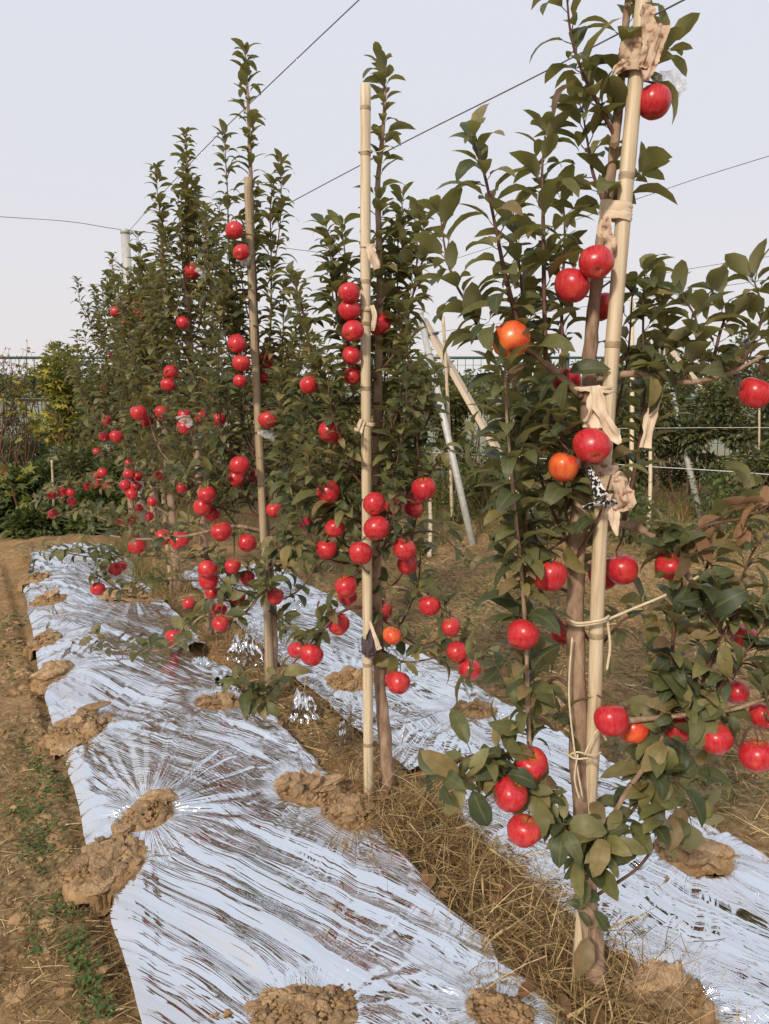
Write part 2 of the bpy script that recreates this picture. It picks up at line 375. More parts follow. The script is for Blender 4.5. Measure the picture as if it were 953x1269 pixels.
X, Y = np.meshgrid(ax, ay); Z = ground_z(X, Y)
nx, ny = len(ax), len(ay)
idx = np.arange(nx*ny).reshape(ny, nx)
fq = np.stack([idx[:-1, :-1], idx[:-1, 1:], idx[1:, 1:], idx[1:, :-1]], -1).reshape(-1, 4)
gme = mesh_np('ground', np.stack([X.ravel(), Y.ravel(), Z.ravel()], 1), fq)
m, nt_, b = newmat('orchard_soil')
tc = N(nt_, 'ShaderNodeTexCoord')
def nz_(sc, det=8, rg=.6):
    n = N(nt_, 'ShaderNodeTexNoise'); n.inputs['Scale'].default_value = sc; n.inputs['Detail'].default_value = det; n.inputs['Roughness'].default_value = rg
    nt_.links.new(tc.outputs['Object'], n.inputs['Vector']); return n
n1 = nz_(5); r1 = ramp(nt_, [(.25, (.155, .085, .039)), (.5, (.335, .195, .088)), (.75, (.47, .305, .155))]); nt_.links.new(n1.outputs['Fac'], r1.inputs[0])
n2 = nz_(1.1, 6); r2 = ramp(nt_, [(.38, (0, 0, 0)), (.62, (1, 1, 1))]); nt_.links.new(n2.outputs['Fac'], r2.inputs[0])
n2b = nz_(34, 6, .7); r2b = ramp(nt_, [(.36, (.09, .062, .03)), (.5, (.26, .18, .09)), (.66, (.46, .35, .19))]); nt_.links.new(n2b.outputs['Fac'], r2b.inputs[0])
mxa = N(nt_, 'ShaderNodeMixRGB'); nt_.links.new(r2.outputs[0], mxa.inputs[0]); nt_.links.new(r1.outputs[0], mxa.inputs[1]); nt_.links.new(r2b.outputs[0], mxa.inputs[2])
# field beyond the orchard, its green paled to put haze into the colour
sx = N(nt_, 'ShaderNodeSeparateXYZ'); nt_.links.new(tc.outputs['Object'], sx.inputs[0])
fr_ = N(nt_, 'ShaderNodeMapRange'); fr_.inputs[1].default_value = 13; fr_.inputs[2].default_value = 17; nt_.links.new(sx.outputs['Y'], fr_.inputs[0])
mxb = N(nt_, 'ShaderNodeMixRGB'); mxb.inputs[2].default_value = (.25, .25, .18, 1); nt_.links.new(fr_.outputs[0], mxb.inputs[0]); nt_.links.new(mxa.outputs[0], mxb.inputs[1])
nt_.links.new(mxb.outputs[0], b.inputs['Base Color']); b.inputs['Roughness'].default_value = .95; b.inputs['Specular IOR Level'].default_value = .1
nb = nz_(60, 10, .75); bp = N(nt_, 'ShaderNodeBump'); bp.inputs['Strength'].default_value = .9; bp.inputs['Distance'].default_value = .014
nt_.links.new(nb.outputs['Fac'], bp.inputs['Height']); nt_.links.new(bp.outputs[0], b.inputs['Normal'])
g = link('ground', gme, m); g['kind'] = 'structure'; g['label'] = 'brown dry orchard soil with trodden path'
import bisect
axl = ax.tolist(); ayl = ay.tolist(); Zl = Z.tolist()
def gz(x, y):
    i = min(max(bisect.bisect_right(axl, x)-1, 0), nx-2); j = min(max(bisect.bisect_right(ayl, y)-1, 0), ny-2)
    u = (x-axl[i])/(axl[i+1]-axl[i]); v = (y-ayl[j])/(ayl[j+1]-ayl[j])
    return (Zl[j][i]*(1-u)+Zl[j][i+1]*u)*(1-v)+(Zl[j+1][i]*(1-u)+Zl[j+1][i+1]*u)*v

# ------------------------------------------------------------------ soil heaps (pixel of the heap's middle, radii along/across the row, clod count)
HEAPS = [ # px, py, half width (m) across picture, half depth, clods, size, label
 (182, 1022, .080, .070, 15, .036, 'heap of broken brown clods pinching the wrinkled film mid strip'),
 (132, 1075, .100, .110, 26, .040, 'long spill of clods on the film edge leading to the path'),
 (97, 908, .110, .090, 24, .040, 'clod heap with one big pale lump on the film edge'),
 (66, 838, .085, .075, 7, .060, 'heap of a single slab-like clod on film edge'),
 (54, 798, .085, .080, 9, .045, 'low clod heap on film edge next beyond the slab-like clod'),
 (62, 750, .100, .080, 7, .050, 'pair of flat dry clods lying on the far film'),
 (45, 722, .090, .080, 7, .050, 'far small clod heap near the end of the film'),
 (165, 745, .170, .100, 12, .060, 'dry cracked soil patch on the inner film edge under low apples'),
 (380, 1278, .130, .060, 26, .028, 'crumbly soil heap across the lower end of the film'),
 (620, 1262, .075, .050, 13, .022, 'small scatter of crumbs and clods on film by the tree pit'),
 (270, 881, .110, .060, 9, .042, 'flat soil lump where the film is torn by the leaf sprig'),
 (385, 988, .120, .080, 20, .045, 'lumpy soil heap at the foot of the straight bamboo stake'),
 (440, 1010, .090, .110, 20, .040, 'mound of clods banked round the straight bamboo stake'),
 (862, 1066, .105, .080, 18, .046, 'clod heap on the alley-side film beside dry grass alley'),
 (815, 1238, .120, .080, 22, .046, 'soil mound banked against the trunk at the tree pit edge'),
 (436, 846, .120, .075, 10, .050, 'soil heap on the far alley-side film behind the bamboo stake'),
 (588, 887, .090, .065, 10, .040, 'small soil heap on the outer edge of alley-side film'),
]
def film_z(s, lat, W):
    return bed(s, lat) + .010
heapdata = []
for h in HEAPS:
    p = gp(h[0], h[1], .05); s, lat = torow(p.x, p.y)
    heapdata.append((p.x, p.y, s, lat, h))

# ------------------------------------------------------------------ reflective film strips
def make_film(name, lim, srange, pins, seed, breaks):
    # row positions, finer close to the camera
    ss = []; s = srange[0]
    while s < srange[1]:
        ss.append(s); s += .0048 if s < 1.9 else (.0075 if s < 3.2 else .012)
    ss = np.array(ss); W = lim[1]-lim[0]; nw = int(W/.0052)
    ww = np.linspace(0, 1, nw)
    S, T = np.meshgrid(ss, ww, indexing='ij')
    # uneven edges, waisted between the weights
    eL = .022*fbm(S*1.7, S*0+1.3, seed+1, 3) + .0012*vn(S*22, S*0, seed+2)
    eR = .035*fbm(S*1.9, S*0+7.3, seed+3, 3) + .0012*vn(S*22, S*0, seed+4)
    if lim[0] < 0: eL = eL*.6 + .035 + .045*np.exp(-((S-1.02)/.12)**2) + .05*np.clip((S-3)/1.7, 0, 1) + .14*np.clip((S-4.6)/1.0, 0, 1)
    LAT = (lim[0]+eL)*(1-T) + (lim[1]+eR)*T
    S2 = S + .02*fbm(LAT*3, S*1.2, seed+5, 2)*0
    sink = np.zeros_like(S); Hs = np.zeros_like(S); wt = np.zeros_like(S)+1e-9; press = np.ones_like(S)
    best = np.full(S.shape, 1e9); ua = np.zeros_like(S); ub = np.zeros_like(S)
    for i, (ps, pl, rad, gain) in enumerate(pins):
        dx = S2-ps; dy = LAT-pl
        r = np.sqrt(dx*dx+dy*dy)+1e-6; th = np.arctan2(dy, dx)
        k = 4.2
        cx_, sx_ = np.cos(th), np.sin(th)
        bend = .22*vn(r*2.3+i*3.3, th*.8, seed+80+i)
        lr = np.log(r+.05)
        tq = (th+bend*.35)/(2*math.pi) + .5
        tq = tq + .012*np.sin(th*5+i) + .006*np.sin(th*13+i*2)
        a = vl(tq*26, lr*.35+i*3.1, seed+11+i, 26)
        b2 = vl(tq*64, lr*.7+i*5.3, seed+31+i, 64)
        c2 = vl(tq*150, lr*1.1+i*9.3, seed+51+i, 150)
        d2 = vl(tq*330, lr*1.6+i*4.1, seed+61+i, 330)
        f = a*.50 + b2*.36 + c2*.19 + d2*.05
        w_ = gain/(r**2+.004)**1.35
        amp = np.minimum(r, .36)*.125*np.clip(1.3-r*.9, .2, 1)
        Hs += w_*f*amp; wt += w_
        sink = np.maximum(sink, .022*np.exp(-(r/(rad*1.45))**6))
        press *= 1-.97*np.exp(-(r/(rad*1.45))**4)
        rb = r/gain**.3; m_ = rb < best
        ua = np.where(m_, th*20+i*13, ua); ub = np.where(m_, r*7+i*5, ub); best = np.minimum(best, rb)
    Hs /= wt
    # long tension folds running slantwise down the strip, and slow billows
    ang = math.radians(-26 if lim[0] < 0 else -16); TG = 1.8 if lim[0] < 0 else 1.7
    al = S2*math.cos(ang)+LAT*math.sin(ang); ac = -S2*math.sin(ang)+LAT*math.cos(ang)
    ac = ac + .035*fbm(al*1.1, ac*1.3, seed+70, 2)
    t1 = vl(ac*14, al*1.0, seed+71)
    t2 = vl(ac*34, al*1.3, seed+72)
    t3 = vl(ac*80, al*1.8, seed+73)
    msk = np.clip(fbm(al*1.3+3, ac*2.2, seed+74, 2)*1.1+.85, .4, 1)
    tens = TG*(.0105*t1 + .0095*t2 + .0040*t3)*msk*np.clip((best-.10)/.22, 0, 1)
    bil = .022*vn(S2*2.3, LAT*2.6, seed+75) + .004*vn(S2*6.5, LAT*7, seed+76)
    pe = np.minimum(T, (1-T)*1.6)*W
    pleat = (.022*vl(S2*26+LAT*8, LAT*5, seed+77)+.012*vl(S2*62+LAT*18, LAT*7, seed+78))*np.exp(-(pe/.13)**2)*np.clip(fbm(S2*1.9, LAT*0, seed+79, 2)*1.3+.75, .1, 1)
    tens = tens + pleat
    fade = np.clip(best/.18, .25, 1)
    edge = np.clip(np.minimum(T, 1-T)*W/.05, 0, 1)
    H = (Hs*.95 + tens*fade + bil*fade + .018)
    for _ in range(1):      # film cannot fold sharper than a few millimetres
        H[1:-1] = (H[:-2]+2*H[1:-1]+H[2:])/4; H[:, 1:-1] = (H[:, :-2]+2*H[:, 1:-1]+H[:, 2:])/4
    H = H*(press*.8+.2)*(.5+.5*edge)
    Zb = bed(S, LAT) + .012
    P = R0.x + RD.x*S2 + RN.x*LAT, R0.y + RD.y*S2 + RN.y*LAT
    Zf = Zb + np.maximum(H, -.016+.3*(H+.016)) - .010*(1-edge)**2 - sink
    n0, n1 = S.shape
    idx = np.arange(n0*n1).reshape(n0, n1)
    fq = np.stack([idx[:-1, :-1], idx[:-1, 1:], idx[1:, 1:], idx[1:, :-1]], -1).reshape(-1, 4)
    # torn notches
    keep = np.ones(n0*n1, bool)
    for (bs, bl, br) in breaks:
        rr_ = np.hypot((S-bs)*.8, LAT-bl) + .03*fbm(S*9, LAT*9, seed+90, 3)
        keep &= (rr_ > br).ravel()
    fq = fq[keep[fq].all(1)]
    me = mesh_np(name, np.stack([P[0].ravel(), P[1].ravel(), Zf.ravel()], 1), fq)
    at_ = me.attributes.new('wr', 'FLOAT_VECTOR', 'POINT')
    if len(me.vertices) == n0*n1:
        at_.data.foreach_set('vector', np.stack([ac.ravel()*50, al.ravel()*1.5, ub.ravel()*0], 1).astype(np.float32).ravel())
        me.attributes.new('wp', 'FLOAT_VECTOR', 'POINT').data.foreach_set('vector', np.stack([ua.ravel()*.75, ub.ravel()*.5, ub.ravel()*0], 1).astype(np.float32).ravel())
        me.attributes.new('fan', 'FLOAT', 'POINT').data.foreach_set('value', np.clip(1.6-best.ravel()/.16, 0, 1).astype(np.float32))
    me.materials.append(M['film'])
    return bpy.data.objects.new(name, me)
GAIN = {182: 3.5, 380: .25, 620: .3, 132: .6, 270: .6}
pl = [(d[2], d[3], (d[4][2]+d[4][3])/2*.8, GAIN.get(d[4][0], 1.0)) for d in heapdata]
pinsL = [p for p in pl if p[1] < -.05] + [(-.5, -1.0, .05, .4), (-.6, -.2, .05, .4)]
pinsR = [p for p in pl if p[1] > -.02] + [(-.6, .5, .05, 1), (3.3, .5, .06, 1), (4.3, .4, .05, 1)]
fl = make_film('reflective_film', LF, LFS, pinsL, 100, [(2.2, -.16, .12), (2.75, -.12, .16)]); COL.objects.link(fl)
tag(fl, 'silver reflective mulch film with radiating wrinkles between soil path and trees', 'film')
fr = make_film('reflective_film', RF, RFS, pinsR, 300, [(1.0, .13, .10)]); COL.objects.link(fr)
tag(fr, 'silver reflective mulch film on the dry grass alley side of the trees', 'film')

# soil heaps on the film
def clod_mesh(i, sub):
    bm = bmesh.new(); bmesh.ops.create_icosphere(bm, subdivisions=sub, radius=1)
    off = Vector((i*5.1, i*2.3, i*9.7))
    pr = random.Random(i*7+1); planes = [(Vector((pr.gauss(0, 1), pr.gauss(0, 1), pr.gauss(0, 1))).normalized(), pr.uniform(.5, .85)) for _ in range(11)]
    sc = Vector((1, .78+.2*math.sin(i*3), .58+.15*math.cos(i*2)))
    for v in bm.verts:
        d = 1 + .34*mnoise.noise(v.co*1.3+off) + .20*mnoise.noise(v.co*2.9+off) + .09*mnoise.noise(v.co*6.5+off)
        c = v.co.copy()
        for (pn, pd) in planes:
            k = c.dot(pn)
            if k > pd: c -= pn*(k-pd)
        d = .85 + .20*mnoise.noise(v.co*1.3+off) + .13*mnoise.noise(v.co*3.6+off) + .09*mnoise.noise(v.co*8+off)
        v.co = Vector((c.x*sc.x, c.y*sc.y, c.z*sc.z))*d*1.2
    me = bpy.data.meshes.new('clod'); bm.to_mesh(me); bm.free()
    me.polygons.foreach_set('use_smooth', np.zeros(len(me.polygons), bool)); me.materials.append(M['clod'])
    return me
CL = [clod_mesh(i, 3) for i in range(5)] + [clod_mesh(i+9, 2) for i in range(5)]
for (x, y, s, lat, h) in heapdata:
    px, py, rx, ry, n, sz, lab = h
    e = thing('soil_heap', lab, 'soil heap', (x, y, gz(x, y)), 'soil heaps weighing down the film')
    # loose base
    k = 54; uu = np.linspace(-1, 1, k); A, B = np.meshgrid(uu, uu)
    rr_ = np.sqrt(A*A+B*B) + .22*fbm(A*2+x*9, B*2+y*7, 21, 3)
    hh = np.clip(1-rr_, 0, 1)**.7*min(rx, ry)*.36*(1+.5*fbm(A*4+x, B*4, 23, 3)) + np.clip(1.1-rr_, 0, .5)*.016*fbm(A*11+x, B*11, 29, 3)
    GX = x+A*rx*1.25; GY = y+B*ry*1.35
    fz = bed((GX-R0.x)*RD.x+(GY-R0.y)*RD.y, (GX-R0.x)*RN.x+(GY-R0.y)*RN.y)
    V = np.stack([GX.ravel(), GY.ravel(), (fz+hh+.013-.05*(rr_ > 1.0)).ravel()], 1)
    ii = np.arange(k*k).reshape(k, k)
    ff = np.stack([ii[:-1, :-1], ii[:-1, 1:], ii[1:, 1:], ii[1:, :-1]], -1).reshape(-1, 4)
    ok = (rr_.ravel()[ff] < 1.12).any(1)
    link('loose_soil', mesh_np('loose_soil', V, ff[ok]), M['soil'], e)
    for j in range(int(n*1.7)):
        a = random.random()*6.283; q = random.random()**.6
        cx_ = x+math.cos(a)*q*rx*1.05; cy_ = y+math.sin(a)*q*ry*1.05
        size = sz*(.45+.75*random.random()**1.5)*(1.1-.4*q)
        me = CL[random.randrange(5)] if size > .03 else CL[5+random.randrange(5)]
        o = link('clod', me, None, e)
        zz = float(bed(*[np.array(v) for v in torow(cx_, cy_)])) + .013 + (1-q)**.8*min(rx, ry)*.40 + size*.22
        o.location = (cx_, cy_, zz); o.rotation_euler = (random.uniform(-.6, .6), random.uniform(-.6, .6), random.random()*6.28)
        f_ = random.uniform(.85, 1.2); o.scale = (size*f_, size, size*random.uniform(.8, 1.15))
# big lumps named in the labels
def lump(heap_i, px, py, size, sc, rz, up=.0):
    e = [o for o in COL.objects if o.name.startswith('soil_heap')][heap_i]
    p = gp(px, py, .06); o = link('clod', CL[heap_i % 5], None, e)
    o.location = (p.x, p.y, float(bed(*[np.array(v) for v in torow(p.x, p.y)]))+.012+size*sc[2]*.45+up); o.scale = [size*c for c in sc]; o.rotation_euler = (.15, -.1, rz)
lump(0, 200, 1008, .052, (1.2, .8, .8), .3, .02); lump(1, 122, 1098, .055, (1.1, .9, .8), .8); lump(1, 150, 1040, .05, (.7, .8, 1.1), .2)
lump(2, 82, 930, .062, (1, .8, .8), .5); lump(2, 118, 888, .055, (1.3, .8, .7), .3, .01); lump(3, 66, 838, .10, (1.0, .75, .75), .9)
lump(13, 850, 1058, .075, (1.2, .9, .7), 2.4, .01); lump(14, 810, 1225, .08, (1.1, .9, .9), .4, .01); lump(11, 392, 983, .075, (1.3, .85, .7), .2, .01)

# ------------------------------------------------------------------ leaf templates
def leaf_template(i, wide=.50, droop=.35, fold=.30, pet=.22, ns=7, serr=.05):
    r = random.Random(i)
    t = np.linspace(0, 1, ns); prof = np.sin(np.pi*np.clip(t, 0, 1)**.90)**.72
    prof[0] = .03; prof[-1] = 0.0
    W = wide*.5*prof*(1+serr*np.where(np.arange(ns) % 2, 1, -1))
    dr = droop*(1+.5*(r.random()-.5)); tw = r.uniform(-.25, .25); side = r.uniform(-.10, .10)
    ang = dr*2.2*t**1.2
    step = 1/(ns-1); yy = np.concatenate([[0], np.cumsum(np.cos(ang[1:])*step)]); zz = np.concatenate([[0], -np.cumsum(np.sin(ang[1:])*step)])
    V = []; mid = []
    for k in range(ns):
        f = fold*(1-.4*t[k]); ct = math.cos(tw*t[k]); st = math.sin(tw*t[k])
        cx_ = side*t[k]**2
        for sgn in (-1, 0, 1):
            lx = sgn*W[k]*math.cos(f); lz = abs(sgn)*W[k]*math.sin(f)
            x_ = lx*ct-lz*st; z_ = lx*st+lz*ct
            V.append((cx_+x_, pet+yy[k], zz[k]+z_)); mid.append(1.0 if sgn == 0 else 0.0)
    Fq = []
    for k in range(ns-1):
        a = k*3
        Fq += [(a, a+1, a+4, a+3), (a+1, a+2, a+5, a+4)]
    b0 = len(V); pw = .012
    V += [(-pw, 0, 0), (pw, 0, 0), (pw, pet+.01, .0), (-pw, pet+.01, .0), (0, 0, -pw*1.6), (0, pet+.01, -pw*1.6)]; mid += [1]*6
    Fq += [(b0, b0+1, b0+2, b0+3), (b0+1, b0+4, b0+5, b0+2), (b0+4, b0, b0+3, b0+5)]
    return np.array(V), np.array(Fq), np.array(mid)
LT = [leaf_template(i, wide=.475+.07*math.sin(i*2.1), droop=.26+.08*i, fold=.28+.10*((i*3) % 5)) for i in range(8)]
SMALL = []
for i in range(4):
    d = .12+.12*i
    SMALL.append((np.array([(0, 0, 0), (-.27, .45, .06), (0, .5, -d*.3), (.27, .45, .06), (0, 1, -d)]), np.array([(0, 2, 1), (0, 3, 2), (1, 2, 4), (2, 3, 4)]), np.array([1, 0, 1, 0, 1.])))
LOBED = []
for i in range(3):
    pts = [(0, 0, 0)]; rr_ = [.45, .62, .35, .85, .42, 1.0, .42, .85, .35, .62, .45]
    for k, q in enumerate(rr_):
        a = math.radians(-150+300*k/(len(rr_)-1)); pts.append((math.sin(a)*q*.6, .35+math.cos(a)*q*.6, -.15*q*q+.05*math.cos(k*2+i)))
    pts[0] = (0, .35, .03)
    tri = np.array([(0, k+1, k) for k in range(1, len(rr_))])
    LOBED.append((np.array(pts), tri, np.array([.5]+[0.]*len(rr_))))
def leaf_mesh(tp, name, mat):
    V, Fq, mid = tp
    me = mesh_np(name, V, Fq)
    me.attributes.new('mid', 'FLOAT', 'POINT').data.foreach_set('value', mid.astype(np.float32))
    me.attributes.new('rnd', 'FLOAT', 'POINT')
    me.materials.append(mat); return me
LMESH = [leaf_mesh(t, 'leaf', M['leaf']) for t in LT]
LMESH_DRY = [leaf_mesh(t, 'dry_leaf', M['leaf_dry']) for t in LT[:4]]
def foliage_mesh(name, items, templates, mat):
    """items: list of (template, 3x3 numpy, origin, rnd)"""
    Vs = []; Fs = []; Ms = []; Rs = []; n = 0
    bytp = {}
    for it in items: bytp.setdefault(it[0], []).append(it)
    for k, L in bytp.items():
        V, Fq, mid = templates[k]
        A = np.array([l[1] for l in L]); O = np.array([l[2] for l in L])
        W = np.einsum('nij,vj->nvi', A, V) + O[:, None, :]
        Vs.append(W.reshape(-1, 3)); Fs.append((Fq[None]+(np.arange(len(L))*len(V))[:, None, None]+n).reshape(-1, Fq.shape[1]))
        Ms.append(np.tile(mid, len(L))); Rs.append(np.repeat([l[3] for l in L], len(V))); n += len(L)*len(V)
    me = mesh_np(name, np.concatenate(Vs), Fs)
    me.attributes.new('mid', 'FLOAT', 'POINT').data.foreach_set('value', np.concatenate(Ms).astype(np.float32))
    me.attributes.new('rnd', 'FLOAT', 'POINT').data.foreach_set('value', np.concatenate(Rs).astype(np.float32))
    me.materials.append(mat); return me
UP = Vector((0, 0, 1))
def frame(d, n, size, roll=0.0):
    d = d.normalized(); n = (n - d*n.dot(d))
    if n.length < 1e-4: n = d.orthogonal()
    n.normalize(); x = d.cross(n)
    if roll:
        c, s_ = math.cos(roll), math.sin(roll); x, n = x*c+n*s_, n*c-x*s_
    return np.array([(x.x, d.x, n.x), (x.y, d.y, n.y), (x.z, d.z, n.z)])*size

# ------------------------------------------------------------------ apple meshes
def apple_mesh(i, mat):
    r = random.Random(40+i); ns = 20; prof = []
    tall = r.uniform(.92, 1.03); sh = r.uniform(.07, .15)
    for k in range(15):
        a = math.pi*k/14
        R = math.sin(a)**.92; z = math.cos(a)*tall
        R *= 1+sh*math.cos(a)
        if k == 0: R = 0
        dip = math.exp(-(R/.30)**2)
        z += (-.30*dip if a < 1.5 else .20*math.exp(-(R/.26)**2))
        prof.append((max(R, 0), z, dip if a < 1.5 else dip*.25))
    V = []; cav = []
    for (R, z, c) in prof:
        for s in range(ns):
            th = 2*math.pi*s/ns
            f = 1 + .03*math.cos(5*th+i)*(1 if z < 0 else .4) + .04*math.cos(th*2+i*2) + .035*math.cos(th+i*3)*(1-z)
            V.append((R*math.cos(th)*f, R*math.sin(th)*f, z+.06*math.cos(th+i)*R)); cav.append(min(1, c*1.1)*(.55 if z > 0 else .6))
    q = [(k*ns+s, (k+1)*ns+s, (k+1)*ns+(s+1) % ns, k*ns+(s+1) % ns) for k in range(14) for s in range(ns)]
    me = mesh_np('fruit', np.array(V), np.array(q))
    me.attributes.new('cav', 'FLOAT', 'POINT').data.foreach_set('value', np.array(cav, np.float32))
    me.materials.append(mat); return me
AM = [apple_mesh(i, M['apple']) for i in range(5)]; AMO = [apple_mesh(i+7, M['apple_orange']) for i in range(3)]
def calyx_mesh():
    mb = MB()
    for k in range(5):
        a = 2*math.pi*k/5; c, s = math.cos(a), math.sin(a)
        p = [(c*.05-s*.05, s*.05+c*.05, -.74), (c*.05+s*.05, s*.05-c*.05, -.74), (c*.16, s*.16, -.86)]
        mb.add(p, None, [(0, 1, 2), (2, 1, 0)])
    mb.add([(0.07*math.cos(a), .07*math.sin(a), -.76) for a in np.linspace(0, 6.283, 7)[:-1]], None, [(0, 1, 2), (0, 2, 3), (0, 3, 4), (0, 4, 5)])
    me = mb.mesh('calyx', False); me.materials.append(M['twig']); return me
CAL = calyx_mesh()
mb = MB(); P_, r_ = smooth_path([(0, 0, .55), (.03, 0, .85), (.08, .02, 1.18)], [.045, .03, .05]); tube(mb, P_, r_, 6); STEM = mb.mesh('stem'); STEM.materials.append(M['twig'])
def apple(p, rad, label, group, orange=False, tilt=None):
    e = bpy.data.objects.new('apple', None); COL.objects.link(e)
    e['label'] = label; e['category'] = 'apple'
    if group: e['group'] = group
    e.location = p; e.empty_display_size = .02; e.scale = (rad,)*3
    tl = tilt if tilt else (random.uniform(-1.0, .35), random.uniform(-.5, .5))
    e.rotation_mode = 'ZYX'; e.rotation_euler = Euler((tl[0], tl[1], random.random()*6.28), 'ZYX')
    for nm, me in (('fruit', random.choice(AMO if orange else AM)), ('stem', STEM), ('calyx', CAL)):
        o = bpy.data.objects.new(nm, me); COL.objects.link(o); o.parent = e
    d = Matrix.Rotation(0, 3, 'X'); d = e.rotation_euler.to_matrix() @ Vector((.08, .02, 1.18))
    return Vector(p)+d*rad

# ------------------------------------------------------------------ apple trees
class Tree:
    def __init__(s, label, y, base, lsize, apples, stake=None, dens=1.0):
        s.y = y; s.ls = lsize; s.base = at(base[0], base[1], y); s.base.z = gz(s.base.x, s.base.y)-.01
        s.root = thing('apple_tree', label, 'tree', s.base, 'apple trees in the staked row')
        s.dens = dens; s.leaves = []; s.samples = []; s.guard = []; s.skip = .74
        for a in apples:
            yy = y + (a[3] if len(a) > 3 and a[3] is not None else random.uniform(-.14, -.05)*(1 if y < 3 else 1.4))
            p = at(a[0], a[1], yy); fz = proj(p)[2]
            s.guard.append((a[0], a[1], a[2]/2, fz, p, a))
        if stake:
            for t in np.linspace(0, 1, 60):
                q = (stake[0][0]*(1-t)+stake[1][0]*t, stake[0][1]*(1-t)+stake[1][1]*t)
                if stake[2] <= q[1] <= stake[3]: s.guard.append((q[0], q[1], stake[4]*.6, stake[5], None, stake[6] if len(stake) > 6 else .74))
    def wood(s, name, pts, rad, mat='bark', sides=8, n=5):
        P, R = smooth_path(pts, rad, n); mb = MB(); 
        if len(P) > 3:
            for i in range(1, len(P)-1):
                w_ = R[i]*.10
                P[i] = P[i] + Vector((random.uniform(-w_, w_), random.uniform(-w_, w_), 0)); R[i] *= random.uniform(.92, 1.1)
        tube(mb, P, R, sides); o = link(name, mb.mesh(name), M[mat], s.root); s.cur = o
        s.samples += [(p, r) for p, r in zip(P, R)]
        return P, R
    def leaf(s, p, d, n, size):
        size *= random.uniform(.66, 1.28)*1.10
        c = p + d.normalized()*size*.7
        x, y, fz = proj(c)
        for (gx, gy, gr, gf, gp_, gs) in s.guard:
            if (x-gx)**2+(y-gy)**2 < (gr*.95+size*.22*F/fz)**2 and fz < gf+.02 and random.random() < (s.skip if gp_ is not None else gs): return
        s.leaves.append((random.randrange(8), frame(d, n, size, random.uniform(-.5, .5)), tuple(p), random.random(), x, y, fz, size, s.cur))
    def dress(s, P, step=.03, start=0.1, size=None, tip=True, ang=(26, 66)):
        size = size or s.ls; L = 0; phi = random.random()*6.28; tot = sum((P[i+1]-P[i]).length for i in range(len(P)-1)); nextd = tot*start
        for i in range(len(P)-1):
            seg = P[i+1]-P[i]; l = seg.length
            if l < 1e-6: continue
            T = seg/l
            while nextd < L+l:
                p = P[i]+T*(nextd-L); f = nextd/tot
                phi += math.radians(137.5)+random.uniform(-.35, .35)
                a = T.orthogonal().normalized(); b = T.cross(a)
                rad = a*math.cos(phi)+b*math.sin(phi)
                al = math.radians(random.uniform(*ang))*(1-.35*max(0, f-.75)/.25)
                d = T*math.cos(al)+rad*math.sin(al)
                if d.z < -.2: d.z *= .4
                n = T*.7+UP*.6-rad*.15
                s.leaf(p, d, n, size*(1-.30*max(0, f-.8)/.2))
                if random.random() < .45:      # axillary pair: a second smaller leaf
                    phi2 = phi+random.uniform(.4, .9); rad2 = a*math.cos(phi2)+b*math.sin(phi2)
                    s.leaf(p, T*.5+rad2, n, size*.7)
                nextd += step*.80/s.dens*random.uniform(.7, 1.35)
            L += l
        if tip:
            T = (P[-1]-P[-2]).normalized()
            for k in range(4):
                a = T.orthogonal().normalized(); b = T.cross(a); phi += 2.4
                rad = a*math.cos(phi)+b*math.sin(phi); s.leaf(P[-1], T*.85+rad*.5, T-rad*.4, size*.78)
    def rosette(s, p, ax, k=5, size=None, ln=.03):
        size = size or s.ls; ph = random.random()*6.28; a = ax.orthogonal().normalized(); b = ax.cross(a)
        for j in range(k):
            ph += 2.4; rad = a*math.cos(ph)+b*math.sin(ph)
            s.leaf(p+ax*ln*random.random(), ax*random.uniform(.25, .7)+rad, ax+UP*.4, size*random.uniform(.75, 1.05))
    def px(s, pts, d0, d1):
        n = len(pts); return [at(p[0], p[1], s.y+d0+(d1-d0)*i/(n-1)) for i, p in enumerate(pts)]
    def shoot(s, pts, d0=0, d1=0, r0=.005, step=.03, start=.1, size=None, name='branch'):
        P = s.px(pts, d0, d1) if not isinstance(pts[0], Vector) else pts
        rad = list(np.linspace(r0, max(.0016, r0*.3), len(P)))
        Q, R = s.wood(name, P, rad, 'twig' if r0 < .0075 else 'bark', 6 if r0 < .0075 else 8)
        s.dress(Q, step, start, size)
        return Q
    def limb(s, pts, d0=0, d1=0, r0=.009, spur=.07, k=4, start=.12):
        P = s.px(pts, d0, d1); rad = list(np.linspace(r0, max(.0025, r0*.35), len(P)))
        Q, R = s.wood('branch', P, rad, 'twig' if r0 < .007 else 'bark', 7)
        tot = 0; nxt = spur
        for i in range(len(Q)-1):
            seg = Q[i+1]-Q[i]; tot += seg.length
            if tot > nxt and i/len(Q) > start:
                ax = (UP*random.uniform(.4, 1)+Vector((random.uniform(-1, 1), random.uniform(-1, 1), random.uniform(-.4, .3)))+seg.normalized()*.3).normalized()
                s.rosette(Q[i], ax, k+random.randrange(3)); nxt += spur*random.uniform(.7, 1.3)
        s.rosette(Q[-1], (Q[-1]-Q[-2]).normalized(), k+1)
        return Q
